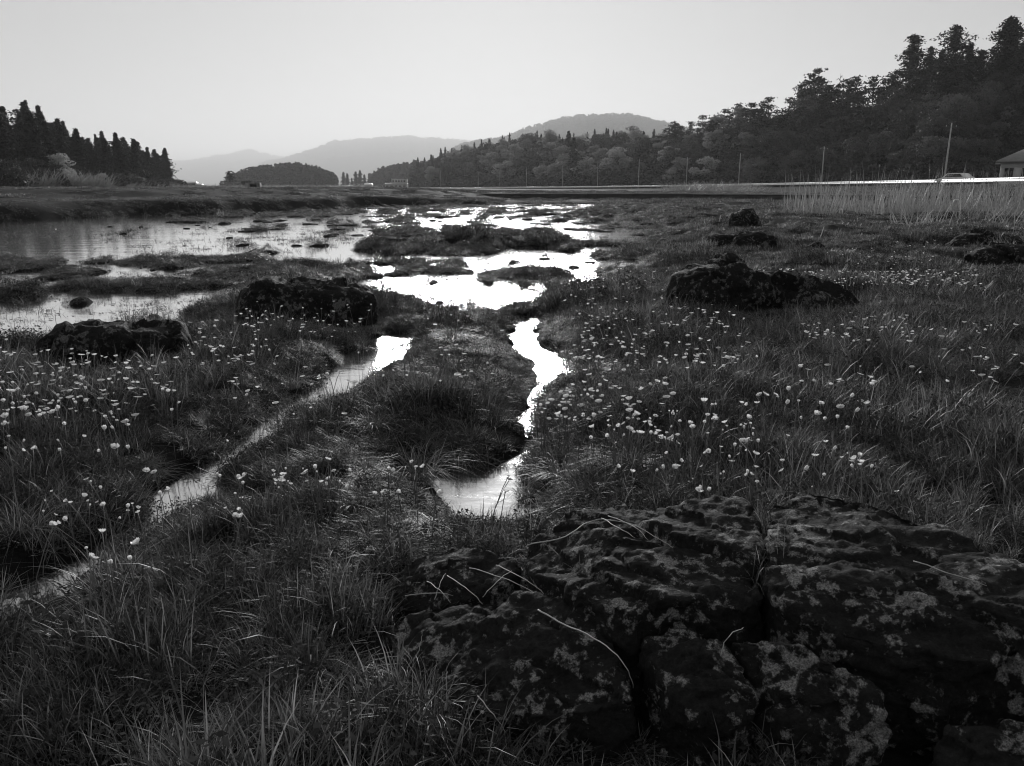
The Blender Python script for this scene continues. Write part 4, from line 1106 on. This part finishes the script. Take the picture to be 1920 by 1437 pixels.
# ================================================================== DRY STALKS AND STRAWS that catch the light
def stalk(pts, label, rad=.0017, zs=None, group=None):
    P = []
    for i, (u, v, z) in enumerate(pts):
        x, y = on_z(u, v, z); P.append(Vector((float(x), float(y), z)))
    Q = []
    n = len(P)
    for i in range(n - 1):                                   # smooth curve through the points
        p0, p1, p2, p3 = P[max(i-1, 0)], P[i], P[i+1], P[min(i+2, n-1)]
        for k in range(5):
            t = k / 5; Q.append(.5 * ((2 * p1) + (p2 - p0) * t + (2*p0 - 5*p1 + 4*p2 - p3) * t*t + (3*p1 - p0 - 3*p2 + p3) * t**3))
    Q.append(P[-1].copy()); m = len(Q)
    rad *= .62
    for i, q in enumerate(Q): q += Vector((math.sin(i * 2.3 + pts[0][0]), math.cos(i * 1.7 + pts[0][1]), math.sin(i * 1.1))) * .0010
    mb = MB().tube(Q, [rad * (1.1 - .75 * i / (m - 1)) for i in range(m)], 5)
    o = mb.build('dry_stalk', M['straw'], None, True)
    return tag(o, label, 'stalk', group)
stalk([(1008,1144,.34),(1060,1172,.33),(1125,1203,.33),(1172,1248,.31),(1188,1290,.25)], 'long bright dry stem bowed over the rounded lichen block', .0026)
stalk([(990,1022,.36),(1060,1006,.39),(1105,978,.41),(1150,976,.43),(1200,990,.44),(1262,1028,.43)], 'bright dry stem arched across the wide left slab', .0022)
stalk([(1128,972,.43),(1160,990,.45),(1190,1008,.45)], 'short bright straw fanned off the arched stem', .0018)
stalk([(1140,968,.43),(1185,985,.45),(1215,1012,.45)], 'second straw fanned off the arched stem', .0016)
stalk([(1478,1000,.42),(1474,978,.46),(1480,955,.52)], 'single upright pale blade in the crack between the slabs', .0028)
stalk([(1712,1052,.46),(1790,1078,.46),(1850,1098,.46)], 'thin dry stem lying on the largest slab', .0018)
stalk([(1352,1232,.40),(1362,1198,.44),(1395,1176,.46)], 'curved pale straw above the narrow block', .0016)
stalk([(1790,806,.15),(1840,775,.24),(1888,738,.33)], 'long pale stem leaning right in the right meadow', .0022)
stalk([(1798,800,.14),(1850,762,.26),(1882,742,.32)], 'pale stem almost alongside the long leaning one', .0020)
stalk([(1855,735,.34),(1868,750,.31),(1884,762,.28)], 'short stem crossing the leaning pair', .0020)
stalk([(616,1222,.12),(650,1210,.15),(690,1205,.17)], 'bright flat straw in the dark grass left of the outcrop', .0024)
stalk([(620,1216,.13),(655,1206,.16),(686,1200,.18)], 'bright straw doubled above the flat one', .0022)
stalk([(585,1310,.06),(612,1265,.14),(645,1228,.22)], 'long slanting straw below the flat bright straws', .0018)
stalk([(608,1222,.16),(625,1245,.14),(650,1262,.12)], 'dark-grass straw crossing the long slanting one', .0018)
stalk([(895,1305,.24),(925,1340,.22),(948,1372,.18)], 'pale stem hanging in front of the rounded block', .0018)
stalk([(775,1240,.28),(785,1220,.31),(792,1190,.34)], 'short upright straw on the rounded block', .0014)
stalk([(1028,950,.34),(1030,975,.28),(1027,1000,.22)], 'thin upright stem rising left of the wide slab', .0016)
for k, (a, b, lb) in enumerate((((760,1118),(850,1116),'level straw across the low hump'),((800,1090),(845,1130),'straw slanting down across the low hump'),((838,1080),(905,1132),'straw crossing the level straw on the hump'),((880,1065),(1000,1110),'long straw from the hump to the wide slab'),
        ((930,1060),(1020,1112),'straw beside the long one at the wide slab'),((905,1120),(960,1070),'straw leaning up between hump and slab'),((815,1125),(835,1075),'upright bent straw on the low hump'),((950,1045),(985,1030),'tiny straw at the left tip of the wide slab'))):
    z0 = .30 if k != 3 else .33
    stalk([(a[0], a[1], z0), ((a[0] + b[0]) / 2, (a[1] + b[1]) / 2 - 5, z0 + .03), (b[0], b[1], z0 + .02)], 'bright ' + lb, .0016, group='straws on the low hump of the outcrop')
for u0, v0, u1, v1, lb in ((1532,455,1546,425,'leaning pale stick beside the little pointed stone'),(1728,424,1742,398,'leaning pale stick among the far reeds'),(1776,424,1790,396,'pale stick leaning next to the little hoop'),(1900,436,1903,404,'upright pale stick near the right edge')):
    x, y = (float(q) for q in on_z(u0, v0, .12)); x1, z1 = (float(q) for q in at_depth(u1, v1, y))
    tag(MB().tube([(x, y, .05), ((x + x1) / 2 + .01, y, (z1 + .1) / 2), (x1, y + .02, z1)], [.012, .010, .006], 5).build('dead_stick', M['straw']), lb, 'stick', 'pale sticks in the far meadow')
# ================================================================== REEDS
def reed_shape(seed, n=9, h=1.6):
    V, Q, T, tn = blades(n, .45, h * .55, h, .022, .10, .3, seed, lean=.12)
    V2, Q2, T2, t2 = blades(26, .4, .2, .55, .02, .5, .9, seed + 5)
    me = mesh('reed', np.concatenate([V, V2]), [np.concatenate([Q, Q2 + len(V)]), np.concatenate([T, T2 + len(V)])])
    a = me.attributes.new('tone', 'FLOAT', 'POINT'); a.data.foreach_set('value', np.concatenate([tn, t2]).astype(np.float32))
    me.materials.append(M['reed']); return me
REED = [reed_shape(i, 7 + i % 4, 1.5 + .2 * (i % 3)) for i in range(5)]
def reeds(n, u0, u1, v0, v1, s0, s1, label, seed, zf=None):
    r = np.random.default_rng(seed); u = u0 + (u1 - u0) * r.uniform(0, 1, n) ** .9; v = r.uniform(v0, v1, n)
    x, y = on_z(u, v, .2); z = ground_h(x, y)
    cl = fbm(x / 1.5, y / 1.5, o=2) > -.02
    x, y, z = x[cl], y[cl], z[cl]; n = len(x)
    scatter('reeds', REED, np.stack([x, y, z - .05], 1), r.integers(0, 5, n), r.uniform(0, 6.28, n), np.stack([np.full(n, 1.5)] * 2 + [r.uniform(s0, s1, n)], 1), label)
reeds(420, 1480, 1960, 384, 400, .35, 1.4, 'tall pale dry reeds along the far right edge of the marsh', 1)
reeds(90, 1700, 1960, 396, 414, .25, .6, 'short pale reeds in front of the tall ones', 2)
def dry_band(n, us, hill_t, s0, s1, label, seed):
    r = np.random.default_rng(seed); x, y, z = HA.point(r.uniform(*us, n), r.uniform(*hill_t, n))
    x = x; y = y - r.uniform(2, 14, n); z = np.maximum(ground_h(x, y), .6)
    scatter('dry_grass', REED, np.stack([x, y, ground_h(x, y) - .05], 1), r.integers(0, 5, n), r.uniform(0, 6.28, n), np.stack([np.full(n, 7.0)] * 2 + [r.uniform(s0, s1, n)], 1), label)
dry_band(260, (75, 210), (0, .02), .9, 2.0, 'pale tall dry grass in front of the left wood', 3)
dry_band(200, (190, 345), (0, .02), .6, 1.1, 'low pale grass strip before the left wood', 4)
def strip(n, u0, u1, d0, d1, s0, s1, label, seed):
    r = np.random.default_rng(seed); d = r.uniform(d0, d1, n); x = at_depth(r.uniform(u0, u1, n), 350.0, d)[0]; z = ground_h(x, d)
    scatter('dry_grass', REED, np.stack([x, d, z - .05], 1), r.integers(0, 5, n), r.uniform(0, 6.28, n), np.stack([np.full(n, 7.0)] * 2 + [r.uniform(s0, s1, n)], 1), label)
strip(420, 340, 700, 180, 300, .3, .7, 'pale grass line along the far edge of the fields', 5)
strip(160, 1270, 1410, 130, 165, .7, 1.3, 'pale dry grass patch on the slope below the guardrail', 6)

# ================================================================== MAN-MADE THINGS
def build_guardrail():
    e = empty('guardrail', (0, 0, 0), 'long white guardrail along the road at the foot of the right hillside', 'guardrail')
    P = ROADP[1:]
    prof = [(-.08, 0), (.02, -.02), (.10, -.12), (.05, -.18), (.06, -.22), (.14, -.34), (.10, -.44), (-.08, -.46)]
    V, F = [], []
    for i, p in enumerate(P):
        d = (Vector(P[min(i+1, len(P)-1)][:2]) - Vector(P[max(i-1, 0)][:2])).normalized(); nr = Vector((-d.y, d.x))
        for o, dz in prof: V.append((p[0] + nr.x * o, p[1] + nr.y * o, p[2] + dz))
        if i:
            for k in range(8): a = (i-1)*8 + k; b = (i-1)*8 + (k+1) % 8; F.append((a, b, b + 8, a + 8))
    obj('rail', mesh('rail', V, np.array(F)), M['rail'], e)
    pm = MB().tube([(0, 0, -1.0), (0, 0, .02)], .06, 8).box(-.07, .07, -.07, .07, .02, .05).me('post'); pm.materials.append(M['post'])
    run = 0.0; nxt = 2.0; cnt = 0
    for i in range(len(P) - 1):
        a, b = Vector(P[i]), Vector(P[i+1]); L = (b - a).length
        while nxt < run + L and cnt < 60:
            q = a + (b - a) * ((nxt - run) / L); o = obj('post', pm, None, e); o.location = (q.x + .12, q.y + .1, q.z - .06); nxt += 4.0; cnt += 1
        run += L
build_guardrail()
def pole(u, d, h, label, tilt):
    x = float(at_depth(u, 345, d)[0]) + 0.9; z = float(ground_h(np.array([x]), np.array([d]))[0])
    e = empty('utility_pole', (x, d, z - .2), label, 'pole', 'roadside poles'); e.rotation_euler = (0, tilt, 0)
    MB().tube([(0, 0, 0), (0, 0, h * .5), (0, 0, h)], [.12, .10, .07], 8).build('pole', M['post'], e, True)
    MB().box(-.7, .7, -.05, .05, h - .55, h - .45).build('crossarm', M['timber'], e)
    for k in (-.6, 0, .6): MB().tube([(k, 0, h - .45), (k, 0, h - .3)], [.05, .03], 6).build('insulator', M['plaster'], e)
    if h > 8.5: MB().box(-.05, .22, -.12, .12, h * .72, h * .72 + .35).build('junction_box', M['post'], e)
for k, (u, d, h) in enumerate(POLES):
    pole(u, d, h, {0: 'nearest roadside pole, at the right', 10: 'farthest roadside pole, at the left end of the row'}.get(k, '%s roadside pole counted from the right' % ORD[k]), (.01, -.012, .006, 0, .004, -.004, 0, 0, .004, 0, 0)[k])
def build_wall():
    e = empty('retaining_wall', (0, 0, 0), 'low dark concrete wall between the marsh and the road slope', 'wall')
    pts = [on_z(862, 375.5, .02), on_z(1100, 376.5, .02), on_z(1300, 377.5, .02), on_z(1520, 379.5, .02), on_z(1760, 383, .02), on_z(2100, 388, .02)]
    pts = [Vector((float(a), float(b))) for a, b in pts]
    k = 0
    for i in range(len(pts) - 1):
        a, b = pts[i], pts[i+1]; n = max(1, int((b - a).length / 5.0)); d = (b - a).normalized(); nr = Vector((-d.y, d.x))
        for j in range(n):
            p = a + (b - a) * (j / n); q = a + (b - a) * ((j + 1) / n) - d * .03
            h = .56 + .015 * ((k * 7) % 3); k += 1; o = nr * (.02 * ((k * 5) % 3))
            p = p + o; q = q + o; r_ = nr * .45
            c = [p, q, q + r_, p + r_]
            mb = MB().add([(v.x, v.y, -.3) for v in c] + [(v.x, v.y, h) for v in c], [(0,3,2,1),(4,5,6,7),(0,1,5,4),(1,2,6,5),(2,3,7,6),(3,0,4,7)])
            mb.build('panel', M['wall_dark'], e)
            c = [p - nr * .03, q - nr * .03, q + nr * .5, p + nr * .5]
            MB().add([(v.x, v.y, h + .004) for v in c] + [(v.x, v.y, h + .07) for v in c], [(0,3,2,1),(4,5,6,7),(0,1,5,4),(1,2,6,5),(2,3,7,6),(3,0,4,7)]).build('coping', M['wall_cap'], e)
    p = pts[0]; MB().add([(p.x - 2.2, p.y + .3, -.2), (p.x - .03, p.y - .02, -.2), (p.x - .03, p.y + .6, -.2), (p.x - 2.2, p.y + .6, -.2), (p.x - 2.1, p.y + .5, .12), (p.x - .03, p.y + .05, .6), (p.x - .03, p.y + .55, .6), (p.x - 2.1, p.y + .58, .12)],
                         [(0,3,2,1),(4,5,6,7),(0,1,5,4),(1,2,6,5),(2,3,7,6),(3,0,4,7)]).build('sloping_end', M['wall_cap'], e)
build_wall()
def house(name, u0, u1, d, zt, label, base_z, depth=6.0, roof_h=2.0, roof='roof_grey', wall='plaster', over=.6, nwin=3, hip=True, wz=(.95, 2.1), cat='house', rz=0.0):
    x0, x1 = float(at_depth(u0, 345, d)[0]), float(at_depth(u1, 345, d)[0]); w = x1 - x0; h = zt - base_z
    e = empty(name, (x0, d, base_z), label, cat, None, rz)
    # front wall built around its window openings
    ws = [(w * (k + .18) / nwin, w * (k + .82) / nwin) for k in range(nwin)]
    mb = MB().box(0, w, .12, depth, -.6, h)
    mb.box(0, w, 0, .118, -.6, wz[0]).box(0, w, 0, .118, wz[1], h)
    ed = [0] + [q for p in ws for q in p] + [w]
    for k in range(0, len(ed), 2): mb.box(ed[k], ed[k+1], 0, .118, wz[0] + .0005, wz[1] - .0005)
    mb.build('wall', M[wall], e)
    for a, b in ws:
        f = MB().box(a + .02, a + .09, .02, .09, wz[0] + .02, wz[1] - .02).box(b - .09, b - .02, .02, .09, wz[0] + .02, wz[1] - .02).box(a + .092, b - .092, .02, .09, wz[0] + .02, wz[0] + .08).box(a + .092, b - .092, .02, .09, wz[1] - .08, wz[1] - .02).box((a+b)/2 - .03, (a+b)/2 + .03, .02, .09, wz[0] + .082, wz[1] - .082).build('window', M['plaster'], e)
        MB().box(a + .095, (a+b)/2 - .032, .045, .06, wz[0] + .085, wz[1] - .085).build('pane', M['pane'], f); MB().box((a+b)/2 + .032, b - .095, .045, .06, wz[0] + .085, wz[1] - .085).build('pane', M['pane'], f)
    o = over; i = (depth / 2 + o) * .95 if hip else 0
    V = [(-o, -o, h + .003), (w + o, -o, h + .003), (w + o, depth + o, h + .003), (-o, depth + o, h + .003), (-o + i, depth / 2, h + roof_h), (w + o - i, depth / 2, h + roof_h),
         (-o, -o, h + .18), (w + o, -o, h + .18), (w + o, depth + o, h + .18), (-o, depth + o, h + .18)]
    MB().add(V, [(0,3,2,1),(0,1,7,6),(1,2,8,7),(2,3,9,8),(3,0,6,9),(6,7,5,4),(8,9,4,5),(9,6,4),(7,8,5)]).build('roof', M[roof], e)
    return e
house('house', 1872, 2010, 98, 4.0, 'pale house with a grey hipped roof at the right edge', 1.25, 7.0, 2.2, nwin=5, wz=(.7, 2.2), rz=-.53)
hb = house('building', 722, 762, 425, 2.9, 'white two-storey building far off at the foot of the hillside', .75, 7.0, .5, 'roof_pale', hip=False, over=.3, nwin=5, wz=(.7, 1.5))
w_ = float(at_depth(762, 345, 425)[0] - at_depth(722, 345, 425)[0])
MB().box(w_ * .30, w_ * 1.0, .6, 6.0, 2.2, 4.6).build('upper_storey', M['plaster'], hb)
for k in range(5): MB().box(w_ * (.34 + .13 * k), w_ * (.34 + .13 * k) + .9, .56, .598, 3.2, 4.0).build('window', M['pane'], hb)
MB().box(w_ * .28, w_ * 1.02, .4, 6.2, 4.603, 4.8).build('upper_roof', M['roof_pale'], hb)
house('house', 683, 696, 430, 2.2, 'small far house with a white gable roof left of the white building', .75, 5.0, 1.2, 'roof_pale', 'plaster', .3, 1, False, (.5, 1.2))
house('shed', 640, 658, 470, 1.9, 'long low far shed with a pale roof', .8, 5.0, .5, 'roof_pale', 'timber', .3, 2, False, (.3, .8))
house('house', 350, 363, 300, 2.6, 'dark little house with a white roof by the left wood', .8, 4.0, .7, 'roof_pale', 'timber', .3, 1, False, (.6, 1.4))
house('shed', 367, 375, 300, 2.0, 'tiny shed with a white roof beside the dark little house', .8, 3.0, .5, 'roof_pale', 'timber', .2, 1, False, (.4, .9))
house('shed', 469, 475, 300, 1.9, 'tiny white-roofed hut right of the small dark bush', .8, 2.5, .5, 'roof_pale', 'timber', .2, 1, False, (.4, .9))
def car(u, d, label, van=False):
    x = float(at_depth(u, 345, d)[0]) + 2.2; z = float(ground_h(np.array([x]), np.array([d]))[0]) + .05
    e = empty('car', (x, d, z), label, 'car', None, math.radians(118))
    pr = [(-2.0,.35),(2.0,.35),(2.05,.75),(1.3,.95),(.75,1.42),(-1.1,1.46),(-1.75,1.0),(-2.05,.9)] if not van else [(-2.3,.4),(2.2,.4),(2.25,.95),(1.9,1.15),(1.45,1.85),(-2.2,1.9),(-2.35,1.8),(-2.3,.8)]
    def prism(y0, y1, pts):
        n = len(pts); return [(a, y0, b) for a, b in pts] + [(a, y1, b) for a, b in pts], [tuple(range(n))[::-1], tuple(range(n, 2*n))] + [(i, (i+1) % n, n + (i+1) % n, n + i) for i in range(n)]
    o = MB().add(*prism(-.8, .8, pr)).build('body', M['car_paint'], e)
    bv = o.modifiers.new('b', 'BEVEL'); bv.width = .09; bv.segments = 2
    g = [(.95,1.0),(.62,1.36),(-1.0,1.38),(-1.4,1.02)] if not van else [(1.6,1.2),(1.3,1.75),(-.2,1.78),(-.2,1.2)]
    for s_ in (-1, 1): MB().add(*prism(s_ * .804 - .003, s_ * .804 + .003, g)).build('side_window', M['pane'], e)
    for a in (-1.25, 1.3):
        for s_ in (-1, 1):
            w = MB().tube([(a, s_ * .66, .32), (a, s_ * .84, .32)], .32, 14).build('wheel', M['tyre'], e)
            MB().tube([(a, s_ * .842, .32), (a, s_ * .855, .32)], .18, 12).build('rim', M['rail'], w)
    for s_ in (-.6, .6): MB().box(2.03, 2.08, s_ - .16, s_ + .16, .62, .76).build('headlight', M['pane'], e)
car(1757, 101, 'white rounded car roof showing just above the guardrail')
x, y = (float(q) for q in on_z(1790, 402, .2)); hz = H1(x, y)
hp = MB().tube([(x - .12, y, hz - .1), (x - .12, y, hz + .42), (x - .08, y, hz + .5), (x + .08, y, hz + .5), (x + .12, y, hz + .42), (x + .12, y, hz - .1)], .016, 6).build('hoop', M['rail'])
tag(hp, 'small white bent-pipe hoop among the pale reeds', 'hoop')
x, y = (float(q) for q in on_z(474, 366.5, .3)); gz = H1(x, y)
e = empty('culvert', (x, y, gz), 'small concrete culvert box on the far bank', 'culvert')
MB().box(-.75, -.3, 0, 1, -.4, .62).box(.5, .75, 0, 1, -.4, .62).box(-.298, .498, 0, 1, .42, .62).build('frame', M['wall_cap'], e)
MB().box(-.298, .498, .3, 1, -.4, .418).build('opening_shade', M['wall_dark'], e)  # solid dark block, its colour stands in for the shade inside the culvert

# ================================================================== HAZE
def haze():
    m = bpy.data.materials.new('haze_air'); m.use_nodes = True; nt = m.node_tree
    nt.nodes.remove(nt.nodes['Principled BSDF'])
    v = N(nt, 'ShaderNodeVolumePrincipled'); v.inputs['Color'].default_value = g3(.96); v.inputs['Density'].default_value = HAZE_DENSITY; v.inputs['Anisotropy'].default_value = HAZE_ANISO
    nt.links.new(v.outputs[0], nt.nodes['Material Output'].inputs['Volume'])
    o = MB().box(-13000, 13000, -13000, 13500, -1.6, 620).build('haze', m)
    tag(o, 'thin pale haze filling the valley', kind='stuff')
HAZE_DENSITY, HAZE_ANISO = 0.00021, 0.30
haze()
